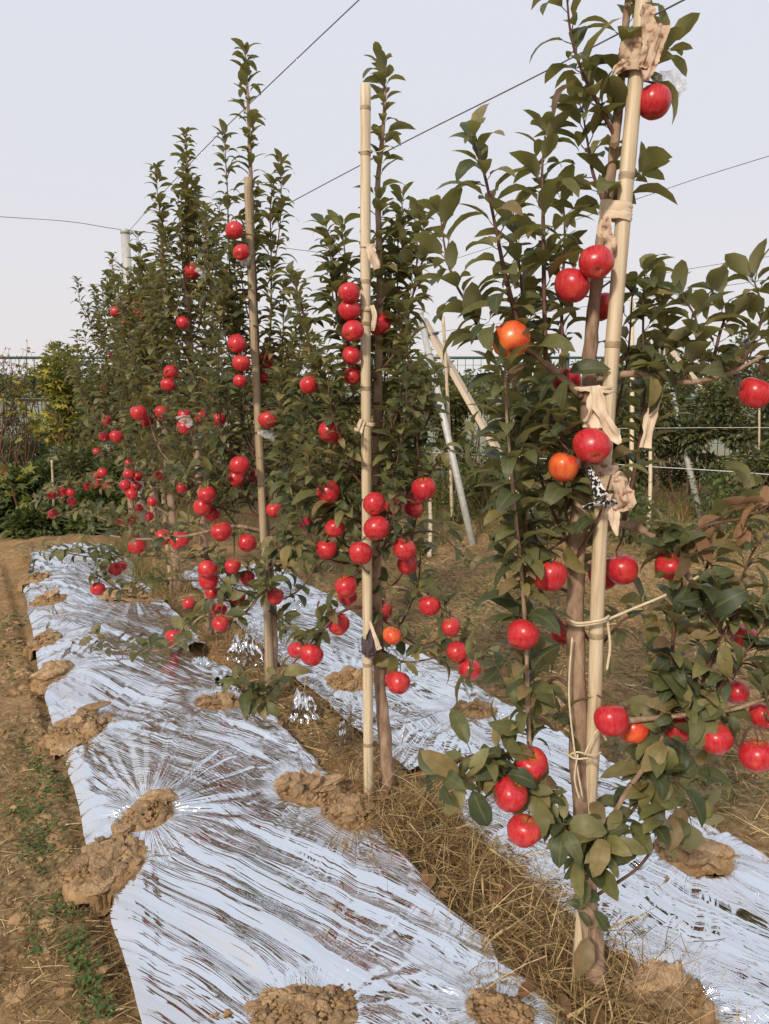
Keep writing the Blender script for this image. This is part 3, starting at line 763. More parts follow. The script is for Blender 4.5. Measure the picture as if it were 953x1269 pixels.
    def fill(s, n, zr, width, up=(35, 70), size=None, step=.032, length=(.22, .5), back=0.0):
        """more side shoots springing from the trunk"""
        tr = s.trunk
        for i in range(n):
            f = random.random(); z = zr[0]+(zr[1]-zr[0])*f
            p = min(tr, key=lambda q: abs(q.z-z)); wd = width(f)
            az = random.random()*6.283; h = Vector((math.cos(az), math.sin(az)*.8+back, 0))
            el = math.radians(random.uniform(*up)); L = random.uniform(*length)
            out = wd*random.uniform(.35, 1)
            p1 = p+h*out*.6+UP*out*.25; p2 = p+h*out+UP*(out*.35+L*.5); p3 = p+h*out*1.05+UP*(out*.35+L)
            s.shoot([Vector(p), p1, p2, p3], r0=.0045, step=step, start=.25, size=size)
    def hang(s, label_fn):
        for (gx, gy, gr, gf, p, a) in s.guard:
            if p is None: continue
            rad = gr/F*gf*1.02; kind = a[4] if len(a) > 4 else ''
            lab, grp = label_fn(a)
            top = apple(p, rad, lab, grp, 'o' in kind, tilt=a[5] if len(a) > 5 else None)
            q, r = min(s.samples, key=lambda t: (t[0]-top).length+max(0, top.z-t[0].z)*.8)
            mid = (q+top)/2+Vector((random.uniform(-.01, .01), .005, (.025 if (q-top).length > .08 else .004)))
            mb = MB(); P, R = smooth_path([q, mid, top+Vector((0, 0, -.002))], [.0032, .0026, .0022], 4); tube(mb, P, R, 5)
            s.cur = link('fruit_spur', mb.mesh('fruit_spur'), M['twig'], s.root)
            if random.random() < .7: s.rosette(mid, UP*.6+Vector((random.uniform(-1, 1), random.uniform(-.2, 1), 0)), 3, s.ls*.85)
    def finish(s, nind=300):
        L = sorted(s.leaves, key=lambda l: -((l[7]/l[6]) if (-30 < l[4] < 983 and -30 < l[5] < 1299) else 0))
        for l in L[:nind]:
            o = bpy.data.objects.new('leaf', LMESH[l[0]]); COL.objects.link(o); o.parent = l[8]
            A = l[1]
            o.matrix_basis = Matrix(((*A[0], l[2][0]), (*A[1], l[2][1]), (*A[2], l[2][2]), (0, 0, 0, 1)))
        if len(L) > nind:
            o = link('foliage', foliage_mesh('foliage', L[nind:], LT, M['leaf']), None, s.root); o['kind'] = 'stuff'
        return len(L)

# ---- tree beside the cloth-wrapped leaning stake
AP1 = [(810, 127, 42, -.03, '', (-.15, .1)), (739, 326, 42, -.09, '', (-.9, .1)), (708, 354, 44, -.05), (746, 381, 34, .09), (633, 422, 46, -.08, 'o', (-.75, 0)),
 (733, 553, 44, -.10, '', (-.9, -.1)), (698, 579, 38, -.07, 'o'), (935, 487, 38, -.02), (682, 714, 42, -.06, '', (-.2, .2)), (770, 706, 40, .03), (748, 714, 36, .09),
 (831, 702, 36, -.02), (647, 787, 40, -.08, '', (-.5, .5)), (699, 785, 34, .07), (758, 893, 42, -.07, '', (-.3, -.1)), (784, 905, 36, .0, 'o'), (658, 948, 40, -.06, '', (.45, 0)),
 (632, 985, 42, -.12, '', (.1, .5)), (649, 1030, 40, -.12, '', (.2, .2)), (888, 916, 40, -.1), (938, 937, 40, -.12), (921, 788, 30, .05), (947, 888, 36, -.04),
 (912, 858, 30, .04), (703, 472, 34, .10), (842, 903, 34, .02)]
T1 = Tree('apple tree with thick bark trunk tied to the leaning cloth-wrapped stake', 1.70, (741, 1252), .080, AP1,
          stake=((717, 1215), (800, 0), 20, 960, 18, 1.70), dens=1.35)
P, R = T1.wood('trunk', T1.px([(743, 1262), (738, 1200), (728, 1110), (721, 1000), (716, 880), (713, 760), (717, 650), (726, 540), (731, 440), (737, 370), (748, 280), (761, 185), (770, 95), (778, 5), (786, -70)], 0, .0),
    [.031, .027, .0245, .023, .0215, .020, .019, .0165, .0145, .013, .0115, .010, .008, .0065, .004], sides=12)
T1.trunk = P
T1.dress([p for p in P if p.z > 1.85], .030, .05)
T1.shoot([(765, 175), (742, 130), (722, 90), (708, 45), (702, -10)], .0, -.06, .005, .028)
T1.shoot([(752, 262), (735, 215), (728, 175), (722, 140)], .0, .06, .004, .03)
T1.shoot([(768, 120), (790, 95), (812, 78), (828, 60)], .0, .05, .003, .035, .4)
T1.shoot([(752, 270), (775, 235), (790, 215)], .02, .08, .003, .035, .3)
T1.limb([(722, 492), (690, 462), (660, 437), (640, 424), (615, 405)], 0, -.07, .010, .08, 3)
T1.shoot([(648, 428), (626, 340), (614, 280), (600, 215), (588, 180)], -.05, -.10, .0055, .024, .06)
T1.shoot([(676, 446), (674, 340), (673, 260), (672, 205), (676, 172)], -.03, .03, .0055, .024, .08)
T1.shoot([(640, 424), (606, 422), (578, 376), (556, 330), (546, 270)], -.06, .02, .005, .027, .12)
T1.shoot([(700, 470), (696, 380), (700, 300), (698, 250)], .03, .12, .0045, .028, .15)
T1.shoot([(655, 440), (648, 370), (640, 300), (636, 265)], .05, .14, .0045, .028, .1)
T1.shoot([(722, 1060), (690, 1020), (662, 980), (655, 900), (652, 790), (645, 700), (634, 590), (627, 500), (626, 455)], 0, -.12, .0075, .026, .40)
T1.shoot([(712, 790), (685, 760), (660, 705), (648, 640), (640, 545), (636, 470)], 0, -.04, .006, .024, .25)
T1.shoot([(716, 690), (690, 645), (668, 585), (655, 510), (650, 470)], 0, .08, .005, .026, .15)
T1.shoot([(716, 680), (700, 630), (700, 570), (692, 520)], 0, -.06, .004, .026, .2)
T1.shoot([(715, 690), (742, 640), (757, 590)], -.02, -.10, .004, .022, .1)
T1.shoot([(714, 660), (690, 675), (670, 690), (640, 690)], 0, -.05, .004, .03, .2)
T1.shoot([(772, 650), (788, 575), (798, 505), (797, 410), (798, 345)], .04, .05, .0055, .024, .15)
q = T1.limb([(733, 480), (760, 466), (800, 464), (850, 474), (905, 462), (960, 432)], 0, -.04, .0095, .07, 4, .3)
T1.shoot([(848, 473), (862, 430), (862, 395), (846, 368)], -.02, -.02, .004, .022)
T1.shoot([(880, 468), (890, 420), (900, 385), (890, 365)], -.02, .06, .004, .022)
T1.shoot([(915, 458), (935, 420), (945, 385), (935, 350)], -.03, .03, .004, .024)
T1.shoot([(815, 468), (822, 420), (818, 370)], .0, .08, .004, .025)
q = T1.limb([(722, 650), (772, 650), (808, 664), (842, 700), (868, 738), (900, 790), (945, 830)], 0.02, -.06, .011, .06, 5, .35)
T1.shoot([(868, 738), (880, 690), (905, 640), (925, 610)], -.02, .06, .004, .03)
T1.shoot([(900, 795), (912, 740), (930, 690), (950, 660)], -.04, -.08, .004, .026)
T1.shoot([(828, 890), (832, 830), (836, 770), (845, 725), (838, 690)], .0, -.05, .005, .022, .05)
T1.shoot([(860, 880), (880, 820), (905, 770), (940, 745)], -.02, -.08, .005, .022, .05)
T1.limb([(736, 1062), (770, 992), (815, 925), (832, 870), (836, 830)], 0, .0, .008, .06, 5, .3)
T1.limb([(742, 1108), (790, 1076), (815, 1040), (832, 1010)], 0, -.04, .0045, .09, 2, .5)
T1.limb([(736, 1062), (775, 1015), (812, 975), (862, 952)], 0, .06, .005, .05, 4, .3)
T1.limb([(780, 1000), (800, 985), (830, 960), (850, 1000)], .02, .0, .003, .05, 3, .2)
T1.limb([(718, 905), (780, 893), (850, 886), (905, 880), (965, 860)], 0, -.10, .0085, .055, 5, .3)
T1.shoot([(870, 885), (900, 840), (930, 800), (950, 770)], -.05, -.1, .0045, .024, .05)
T1.shoot([(900, 880), (915, 925), (930, 900), (960, 905)], -.06, -.12, .004, .035, .05)
T1.limb([(722, 1052), (690, 1022), (660, 985), (612, 962), (560, 966)], 0, -.12, .006, .045, 5, .35)
T1.limb([(660, 985), (630, 945), (590, 935), (560, 950)], -.05, -.02, .004, .05, 4, .2)
T1.limb([(724, 1060), (712, 1040), (700, 1025)], 0, -.09, .004, .03, 5, .1)
T1.limb([(727, 1090), (738, 1060), (748, 1040)], -.02, -.10, .004, .03, 5, .1)
T1.limb([(716, 880), (690, 905), (670, 890), (640, 900)], 0, -.02, .0045, .05, 4, .3)
T1.limb([(714, 770), (740, 800), (770, 770), (790, 760)], .02, .05, .004, .06, 3, .4)
T1.limb([(714, 860), (690, 840), (665, 850), (600, 830)], 0, .1, .005, .06, 4, .3)
T1.limb([(727, 540), (700, 540), (670, 530), (600, 540)], 0, .1, .005, .06, 4, .3)
for (x_, y_) in ((724, 1120), (718, 1080), (730, 1150), (705, 1070)):
    T1.rosette(at(x_, y_, 1.66), Vector((random.uniform(-.6, .4), -.6, .3)).normalized(), 3, .07)
def lab1(a):
    x, y = a[0], a[1]
    if y < 200: return 'red apple beside the torn clear bag at the stake top', None
    if (x, y) == (633, 422): return 'orange-blushed apple hanging alone on a thin upright path-side shoot', None
    if (x, y) == (698, 579): return 'orange-cheeked apple tucked behind a red apple above the patterned cloth', None
    if (x, y) == (733, 553): return 'red apple in front of the stake just above the patterned cloth', None
    if (x, y) == (935, 487): return 'red apple on the long bare side branch above the dry leaves', None
    if y < 400: return 'red apple in the cluster of three beside the beige stake band', 'apples in the cluster below the upper stake band'
    if 930 < y and x < 700: return 'red apple in the low cluster above the dry straw', 'apples of the low cluster above the straw'
    if x > 820 and y < 720: return 'red apple on the arched side branch near the dead leaves', None
    if x > 820: return 'red apple on the side branches over the dry grass alley', 'apples on the alley-side branches'
    if y > 850: return 'large red apple of the pair beside the frayed straw tie', 'apples beside the frayed straw tie'
    if y > 760: return 'large red apple at the height of the pale twine tie', 'apples level with the pale twine'
    if y > 600: return 'large red apple between the patterned cloth and the twine tie', 'apples between cloth and twine'
    return 'dark red apple half hidden behind the knotted cloth strip', None
T1.fill(5, (.5, 1.5), lambda f: .22, size=.078, back=.9)
T1.hang(lab1); nl = [T1.finish()]

# ---- tree behind the straight bamboo stake
AP2 = [(433, 363, 26), (433, 385, 27), (437, 410, 26), (435, 441, 24), (437, 466, 22), (470, 403, 28, .02), (383, 477, 23), (407, 535, 27), (419, 541, 20, .02), (407, 611, 30),
 (525, 606, 30), (514, 617, 22, .05), (513, 631, 22, .06), (464, 625, 28, -.16), (486, 628, 24, .03), (467, 655, 31, -.17), (447, 686, 29, -.16), (501, 681, 28), (505, 700, 26, .0), (429, 727, 28), (431, 740, 24, .03),
 (419, 774, 28, None, '', (-1.1, 0)), (532, 751, 26), (559, 777, 23), (567, 808, 26), (582, 830, 28), (486, 788, 23, -.1, 'o'), (472, 757, 27, .04), (493, 846, 30, -.1), (480, 838, 26, .04), (386, 812, 29, -.12), (366, 806, 20, .05),
 (414, 655, 24, -.05), (405, 681, 26, -.02), (380, 650, 18, .06), (372, 806, 22, .0)]
T2 = Tree('apple tree behind the straight upright pale bamboo stake', 2.66, (482, 990), .078, AP2, stake=((457, 1010), (453, 105), 105, 1000, 14, 2.60, .5), dens=1.45)
P, R = T2.wood('trunk', T2.px([(484, 998), (478, 930), (472, 860), (468, 780), (466, 700), (466, 600), (468, 500), (470, 400), (470, 310), (468, 235), (474, 165), (477, 115), (472, 82)], 0, .03),
    [.027, .024, .022, .020, .019, .017, .015, .013, .011, .009, .007, .0045, .003], sides=10)
T2.trunk = P; T2.dress([p for p in P if p.z > 1.55], .022, .02)
T2.shoot([(466, 470), (440, 450), (421, 400), (414, 330), (404, 285)], 0, -.05, .006, .024, .15)
T2.shoot([(440, 450), (432, 380), (428, 320), (424, 285)], 0, .10, .004, .026, .1)
T2.shoot([(466, 540), (425, 500), (388, 440), (373, 375), (362, 345)], 0, .0, .006, .025, .2)
T2.shoot([(470, 460), (490, 436), (508, 385), (517, 320), (515, 275)], 0, .04, .006, .024, .1)
T2.shoot([(470, 380), (492, 340), (500, 290), (498, 250)], 0, .1, .004, .027, .2)
T2.shoot([(468, 640), (505, 615), (518, 570), (514, 515), (528, 470)], 0, -.08, .006, .018, .25)
T2.shoot([(467, 600), (490, 570), (495, 510), (490, 455)], 0, .06, .005, .024, .2)
T2.shoot([(466, 620), (434, 580), (418, 522), (392, 450)], 0, -.08, .006, .024, .15)
T2.shoot([(466, 700), (405, 690), (372, 640), (356, 570), (350, 520)], 0, -.06, .006, .022, .25)
T2.shoot([(466, 690), (420, 670), (398, 620), (395, 560)], 0, .08, .005, .026, .2)
T2.limb([(466, 730), (500, 728), (535, 742), (560, 768), (592, 800)], 0, -.05, .007, .07, 4)
T2.limb([(466, 690), (500, 665), (540, 660), (575, 690)], 0, .05, .006, .07, 4)
T2.limb([(466, 640), (500, 620), (530, 590), (550, 560)], 0, .0, .006, .06, 4)
T2.limb([(468, 755), (430, 755), (396, 785), (350, 838), (318, 880)], 0, -.22, .0065, .075, 4, .3)
T2.limb([(350, 838), (330, 860), (305, 862), (296, 850)], -.18, -.24, .003, .04, 3, .2)
T2.limb([(466, 720), (430, 700), (390, 690), (355, 670)], 0, -.05, .006, .06, 5)
T2.limb([(466, 660), (430, 640), (400, 640), (365, 650)], 0, .06, .005, .06, 4)
T2.limb([(466, 800), (500, 820), (540, 815)], 0, -.05, .005, .06, 3)
T2.limb([(466, 760), (490, 780), (520, 800), (545, 790)], 0, .05, .005, .05, 4)
T2.limb([(470, 500), (440, 500), (400, 505), (380, 480)], 0, .02, .005, .07, 3)
T2.fill(7, (.55, 1.3), lambda f: .26, size=.074, step=.028, length=(.12, .3), back=-.2)
T2.fill(14, (.7, 1.8), lambda f: .26*(1-.4*f), size=.075, step=.026)
def lab2(a):
    x, y = a[0], a[1]
    if x < 475 and y < 480 and x > 400: return 'red apple in the column beside the upper straight bamboo stake', 'apples in a column along the straight stake'
    if (x, y) == (383, 477): return 'lone dark red apple on the side shoot between two stakes', None
    if y > 770 and x > 540: return 'red apple at the drooping branch end over the alley-side film', 'apples at the drooping branch end'
    side = 'in front of the straight stake' if abs(x-457) < 26 else ('on the path side of the straight stake' if x < 457 else 'on the alley side of the straight stake')
    hgt = 'above the pale wire' if y < 560 else ('at mid height' if y < 665 else ('above the dark rag' if y < 765 else 'by the dark rag'))
    return 'red apple %s, %s' % (side, hgt), 'apples %s, %s' % (side, hgt)
T2.hang(lab2); nl.append(T2.finish())

# ---- tallest tree
AP3 = [(290, 286, 22), (299, 313, 20), (293, 426, 23), (299, 450, 21), (297, 472, 16), (331, 448, 18, .05), (326, 468, 16, .05), (333, 520, 24), (297, 577, 24), (293, 592, 22, -.02), (257, 613, 21), (251, 628, 22), (263, 638, 20, .0), (275, 659, 25),
 (306, 673, 23), (257, 706, 25, -.15), (258, 720, 25, -.1), (263, 735, 17, .02), (288, 702, 20), (306, 716, 19, .0), (341, 739, 21), (294, 741, 22, .0), (273, 773, 21, -.14), (271, 757, 19, -.02), (340, 632, 20), (272, 520, 16, .1), (316, 592, 18, .1)]
T3 = Tree('tallest slender apple tree with a thin stake inside its crown', 3.50, (332, 858), .074, AP3, stake=((334, 800), (307, 222), 222, 640, 11, 3.44, .22), dens=1.25)
P, R = T3.wood('trunk', T3.px([(334, 866), (336, 780), (332, 700), (324, 600), (319, 500), (316, 400), (313, 300), (310, 200), (307, 120), (304, 68)], 0, .05),
    [.032, .029, .026, .022, .019, .016, .012, .009, .006, .003], sides=9)
T3.trunk = P; T3.dress([p for p in P if p.z > 1.2], .018, .02)
T3.shoot([(316, 440), (292, 400), (284, 320), (282, 240), (278, 172)], 0, -.05, .006, .022, .1)
T3.shoot([(318, 470), (334, 420), (336, 330), (335, 270), (337, 232)], 0, -.06, .006, .020, .08)
T3.shoot([(322, 600), (280, 560), (272, 480), (272, 410), (284, 350)], 0, -.1, .006, .022, .15)
T3.shoot([(322, 560), (345, 500), (350, 430), (352, 360)], 0, .05, .006, .022, .15)
T3.shoot([(325, 640), (360, 620), (358, 560), (350, 510)], 0, -.08, .006, .022, .2)
T3.shoot([(325, 640), (250, 620), (225, 560), (210, 500)], 0, -.05, .006, .022, .2)
T3.shoot([(322, 580), (300, 530), (300, 460), (296, 400)], 0, .1, .005, .024, .2)
T3.limb([(330, 660), (290, 652), (232, 664), (170, 668), (118, 660)], 0, -.1, .010, .12, 3, .5)
T3.limb([(332, 720), (300, 762), (250, 764), (212, 802), (150, 806), (120, 790)], 0, -.25, .007, .08, 4, .2)
T3.limb([(330, 700), (290, 710), (250, 690), (220, 700)], 0, -.1, .006, .06, 5)
T3.limb([(332, 700), (355, 700), (375, 690)], 0, -.1, .006, .06, 5)
T3.limb([(334, 740), (310, 735), (285, 745), (270, 740)], 0, -.1, .006, .05, 4)
T3.limb([(334, 760), (355, 770), (372, 790)], 0, -.1, .006, .06, 4)
T3.limb([(326, 620), (290, 610), (260, 600), (235, 590)], 0, -.1, .006, .05, 5)
T3.fill(12, (.45, 1.25), lambda f: .30, size=.072, step=.028, length=(.12, .3), back=-.75)
T3.fill(24, (.75, 2.1), lambda f: .36*(1-.55*f), size=.072, step=.026)
def x_in(a, p, q): return p <= a[0] <= q
def lab3(a):
    if a[1] < 330: return 'red apple near the stake top inside the tallest tree', 'apples near the top of the tallest tree'
    if a[1] < 540: return 'red apple high on the thin stake of the tallest tree', 'apples along the thin stake of the tallest tree'
    side = 'close by the trunk' if x_in(a, 290, 345) else 'on path side branches'
    hgt = 'at mid height' if a[1] < 650 else ('below the long bare branch' if a[1] < 725 else 'near the film scraps')
    return 'tallest tree\'s red apple %s, %s' % (side, hgt), 'apples of the tallest tree %s, %s' % (side, hgt)
T3.hang(lab3); nl.append(T3.finish())

# ---- the four trees beyond
AP4 = [(238, 336, 19), (226, 400, 16), (212, 462, 19), (208, 477, 17), (201, 511, 17), (228, 515, 17), (249, 516, 16), (228, 530, 18), (172, 512, 20), (181, 521, 17, .02), (223, 671, 23, -.3), (201, 666, 21, -.25), (169, 677, 21, -.2), (165, 668, 14, .0),
 (215, 790, 22, -.45), (212, 818, 20, -.5), (234, 748, 15, -.2), (121, 730, 17, -.2), (143, 706, 17, -.1), (150, 702, 14, .0), (189, 622, 12, .1), (225, 605, 14, .1), (196, 590, 12, .1)]
T4 = Tree('slim apple tree next beyond the tallest one with a bagged apple', 4.40, (265, 812), .074, AP4, stake=((262, 790), (229, 318), 318, 470, 10, 4.34, .06), dens=1.3)
P, R = T4.wood('trunk', T4.px([(265, 820), (258, 730), (250, 640), (244, 560), (238, 480), (235, 400), (233, 300), (232, 220), (230, 168)], 0, .05), [.030, .027, .024, .021, .018, .014, .010, .006, .003], sides=8)
T4.trunk = P; T4.dress([p for p in P if p.z > 1.2], .017, .02)
T4.shoot([(236, 450), (214, 400), (203, 320), (198, 252)], 0, -.05, .006, .020, .1)
T4.shoot([(238, 480), (262, 440), (262, 380), (258, 335)], 0, .0, .006, .022, .1)
T4.shoot([(240, 520), (205, 480), (190, 420), (186, 380)], 0, -.1, .006, .022, .1)
T4.limb([(250, 640), (220, 660), (180, 660), (120, 640)], 0, -.25, .009, .07, 4)
T4.limb([(254, 700), (220, 690), (160, 690), (110, 690), (60, 680)], 0, -.25, .008, .07, 4, .3)
T4.limb([(256, 720), (200, 720), (160, 735), (120, 712)], 0, -.2, .006, .06, 4, .3)
T4.limb([(258, 740), (240, 760), (222, 782), (205, 800)], 0, -.5, .006, .07, 5, .2)
T4.limb([(246, 600), (200, 560), (180, 500)], 0, -.1, .007, .07, 4)
T4.fill(34, (.75, 2.2), lambda f: .50*(1-.62*f), size=.074, step=.025, length=(.25, .55))
AP5 = [(160, 588, 14), (168, 603, 14, .0), (155, 601, 14), (163, 612, 15), (171, 590, 13, .05), (152, 644, 15), (164, 645, 16), (144, 541, 16), (132, 521, 12, .1), (129, 541, 12), (178, 560, 10, .1), (160, 574, 10, .1), (185, 640, 11, .1), (172, 630, 11, .1)]
T5 = Tree('bushy apple tree leaning out towards the hedge with small apple clusters', 5.40, (222, 742), .076, AP5, dens=1.3)
P, R = T5.wood('trunk', T5.px([(222, 748), (214, 650), (206, 560), (202, 470), (200, 380), (200, 310), (199, 270)], 0, .05), [.032, .028, .023, .018, .013, .008, .004], sides=8)
T5.trunk = P; T5.dress([p for p in P if p.z > 1.2], .018, .02)
T5.shoot([(203, 520), (170, 470), (158, 420), (152, 380)], 0, -.1, .006, .022, .1)
T5.limb([(212, 640), (180, 620), (150, 610), (120, 600)], 0, -.2, .008, .07, 5)
T5.limb([(214, 660), (180, 650), (150, 640), (110, 640)], 0, -.3, .008, .07, 5)
T5.limb([(208, 560), (170, 540), (140, 530), (115, 520)], 0, -.2, .008, .07, 5)
T5.fill(38, (.6, 2.0), lambda f: .62*(1-.60*f), size=.076, step=.027, length=(.25, .55))
AP6 = [(172, 388, 15), (172, 376, 13, .0), (177, 401, 12), (157, 403, 13), (143, 386, 12), (63, 614, 12), (78, 610, 12), (88, 611, 11), (89, 622, 12), (66, 637, 12), (108, 603, 11), (127, 586, 13), (118, 591, 12), (119, 599, 11), (131, 602, 11)]
T6 = Tree('apple tree in front of the galvanised post with a fruiting branch reaching over the hedge', 6.30, (191, 700), .078, AP6, dens=1.3)
P, R = T6.wood('trunk', T6.px([(191, 706), (190, 640), (187, 560), (185, 470), (184, 390), (183, 335)], 0, .05), [.035, .030, .024, .016, .009, .004], sides=8)
T6.trunk = P; T6.dress([p for p in P if p.z > 1.2], .018, .02)
T6.limb([(190, 640), (150, 600), (110, 595), (70, 605), (50, 625)], 0, -.3, .009, .08, 5, .3)
T6.limb([(190, 650), (150, 640), (110, 630), (70, 640)], 0, -.2, .008, .08, 5, .3)
T6.shoot([(187, 520), (165, 460), (160, 400), (165, 350)], 0, -.1, .006, .024, .1)
T6.fill(36, (.6, 2.0), lambda f: .66*(1-.60*f), size=.078, step=.030, length=(.3, .55))
T7 = Tree('farthest apple tree of the staked row beside the hedge', 7.30, (166, 676), .080, [(140, 440, 10), (120, 560, 10), (128, 480, 9)], dens=1.3)
P, R = T7.wood('trunk', T7.px([(166, 680), (160, 600), (152, 520), (146, 420), (140, 340), (138, 318)], 0, .05), [.035, .030, .024, .014, .006, .004], sides=8)
T7.trunk = P; T7.dress([p for p in P if p.z > 1.2], .019, .02)
T7.shoot([(152, 500), (130, 440), (122, 380), (118, 360)], 0, -.1, .006, .024, .1)
T7.fill(44, (.6, 2.0), lambda f: .75*(1-.55*f), size=.080, step=.032, length=(.3, .55))
for T_, lb in ((T4, ['red apple high on the slim tree with the bagged apple', 'apples high on the slim tree', 'red apple on slim tree branches by the long bare branch', 'apples of the slim tree by the bare branch', 'red apple of the slim tree hanging lowest over the film', 'apples of the slim tree low over the film']),
               (T5, ['small red apple in the upper bushy tree beside the hedge', 'apples high in the bushy tree', 'small red apple in the clusters of the bushy leaning tree', 'apples in clusters on the bushy tree']),
               (T6, ['red apple high up in front of the galvanised post', 'apples high by the galvanised post', 'small red apple on the branch reaching over the hedge', 'apples on the branch towards the hedge']),
               (T7, ['small apple in the farthest tree of the row', 'apples of the farthest tree', 'small apple in the farthest tree of the row', 'apples of the farthest tree'])):
    T_.hang(lambda a, lb=lb: (lb[0], lb[1]) if a[1] < 545 else ((lb[2], lb[3]) if len(lb) < 5 or a[1] < 700 else (lb[4], lb[5]))); nl.append(T_.finish())
print('leaves', nl)

# dry leaf spray on the alley-side branch
dl = thing('dry_leaf_spray', 'spray of curled brown dead leaves caught on the side branch', 'dead leaves', at(862, 662, 1.66))
mb = MB(); P_, r_ = smooth_path([at(836, 668, 1.69), at(880, 650, 1.66), at(930, 640, 1.64), at(958, 622, 1.63)], [.004, .003, .0025, .002]); tube(mb, P_, r_, 6); link('twig', mb.mesh('twig'), M['twig'], dl)
for k in range(17):
    p = P_[int(3+k*.75) % len(P_)]; o = link('leaf', LMESH_DRY[k % 4], None, dl)
    d = Vector((random.uniform(-1, .6), random.uniform(-.5, .5), random.uniform(-.5, .9))); A = frame(d, UP, .062*random.uniform(.8, 1.3), random.uniform(-1.2, 1.2))
    o.matrix_basis = Matrix(((*A[0], p.x), (*A[1], p.y), (*A[2], p.z), (0, 0, 0, 1)))

# ------------------------------------------------------------------ stakes, posts, wires
def stake(label, pts, r, mat, nodes, group='bamboo stakes of the row', sides=12, name='bamboo_stake'):
    e = thing(name, label, 'stake', pts[0], group)
    P, _ = smooth_path(pts, [r]*len(pts), 8); n = len(P)
    rad = [r*(1-.10*i/(n-1))*(1+.02*math.sin(i*1.7)) for i in range(n)]
    mb = MB(); tube(mb, P, rad, sides, flat=.86); link('culm', mb.mesh('culm'), M[mat], e)
    for f in nodes:
        i = min(n-2, int(f*(n-1))); c = P[i]+(P[i+1]-P[i])*((f*(n-1))-i); T = (P[i+1]-P[i]).normalized()
        mb = MB(); tube(mb, [c-T*.007, c-T*.003, c, c+T*.004, c+T*.007], [rad[i]*1.005, rad[i]*1.06, rad[i]*1.035, rad[i]*1.07, rad[i]*1.005], sides, cap=False, flat=.88)
        link('node', mb.mesh('node'), M['node'], e)
    return e, P
S1, S1P = stake('pale leaning bamboo stake wrapped with beige cloth ties', [at(716, 1222, 1.73), at(734, 940, 1.69), at(742, 700, 1.67), at(754, 500, 1.66), at(774, 250, 1.66), at(792, 55, 1.665), at(802, -60, 1.67)], .0185, 'bamboo', [.12, .27, .41, .55, .69, .82, .93])
S2, S2P = stake('straight upright pale bamboo stake with its cut top in the sky', [at(457, 1022, 2.60), at(455, 700, 2.59), at(453, 400, 2.59), at(453, 105, 2.60)], .0195, 'bamboo', [.13, .22, .37, .47, .575, .665, .72, .88, .95])
S3, _ = stake('thin bamboo stake inside the tallest tree', [at(335, 845, 3.47), at(322, 560, 3.46), at(313, 380, 3.45), at(307, 220, 3.46)], .0190, 'bamboo_grey', [.2, .38, .55, .7, .86])
S4, _ = stake('bamboo stake in the slim tree next beyond the tallest one', [at(262, 815, 4.44), at(240, 520, 4.43), at(229, 318, 4.43)], .017, 'bamboo_grey', [.3, .5, .7, .9])
S5, _ = stake('short weathered stake beside the far trunk near the film end', [at(214, 745, 5.44), at(200, 580, 5.45), at(196, 480, 5.45)], .018, 'bamboo_grey', [.3, .6])
S6, _ = stake('bamboo stake at the tree in front of the galvanised post', [at(197, 702, 6.36), at(186, 480, 6.37), at(182, 338, 6.37)], .018, 'bamboo_grey', [.4, .7])

def post(label, a, b, r, group=None, name='steel_post', cat='post'):
    e = thing(name, label, cat, a, group)
    mb = MB(); tube(mb, [a, (a+b)/2, b], [r, r, r], 16); link('pipe', mb.mesh('pipe'), M['metal'], e)
    T = (b-a).normalized(); mb = MB(); tube(mb, [b-T*.03, b-T*.005, b+T*.008], [r*1.12, r*1.12, r*.9], 16); link('cap', mb.mesh('cap'), M['metal'], e)
    for f in (.55, .8):
        c = a+(b-a)*f; mb = MB(); tube(mb, [c-T*.006, c+T*.006], [r*1.1, r*1.1], 12); link('wire_clamp', mb.mesh('wire_clamp'), M['wire'], e)
    return e
PT = at(155, 285, 6.7); PB = Vector((PT.x, PT.y+.02, 0)); post('galvanised end post standing among the far trees, wires tied at its top', PB, PT, .036)
post('galvanised brace pipe leaning against the wide pale plank', gp(586, 676), at(520, 388, 8.2), .034, 'leaning brace pipes', 'brace_pipe', 'brace')
post('galvanised brace pipe leaning beside thin canes behind the dry leaves', gp(869, 645), at(806, 372, 9.4), .034, 'leaning brace pipes', 'brace_pipe', 'brace')
def plank(label, a, b, wd, th):
    e = thing('wooden_plank', label, 'plank', a, 'leaning timber braces')
    T = (b-a); L = T.length; q = T.to_track_quat('Z', 'Y').to_matrix().to_4x4()
    bm = bmesh.new(); bmesh.ops.create_cube(bm, size=1)
    for v in bm.verts: v.co = Vector((v.co.x*wd, v.co.y*th, v.co.z*L))
    bmesh.ops.bevel(bm, geom=bm.edges[:], offset=.006, segments=1, affect='EDGES')
    bmesh.ops.subdivide_edges(bm, edges=[x for x in bm.edges if x.calc_length() > L*.5], cuts=5)
    me = bpy.data.meshes.new('board'); bm.to_mesh(me); bm.free()
    o = link('board', me, M['wood'], e); o.matrix_basis = Matrix.Translation((a+b)/2) @ q
    for f in (.35, .92):
        c = a+T*f; mb = MB(); tube(mb, [c-T.normalized()*.008, c+T.normalized()*.008], [wd*.62, wd*.62], 10, flat=.62); link('wire_wrap', mb.mesh('wire_wrap'), M['wire'], e)
plank('wide pale plank brace leaning against the galvanised pipe', Vector((1.62, 7.75, 0)), at(524, 395, 8.26), .155, .05)
plank('wide pale plank brace beyond the side branch and dry leaves', at(1010, 640, 9.0), at(822, 425, 9.45), .13, .05)
def cane(label, a, b, r=.013):
    e, _ = stake(label, [a, (a+b)/2+Vector((.01, 0, 0)), b], r, 'bamboo', [.3, .6, .85], 'thin canes in the alley rows', 8, 'thin_cane'); return e
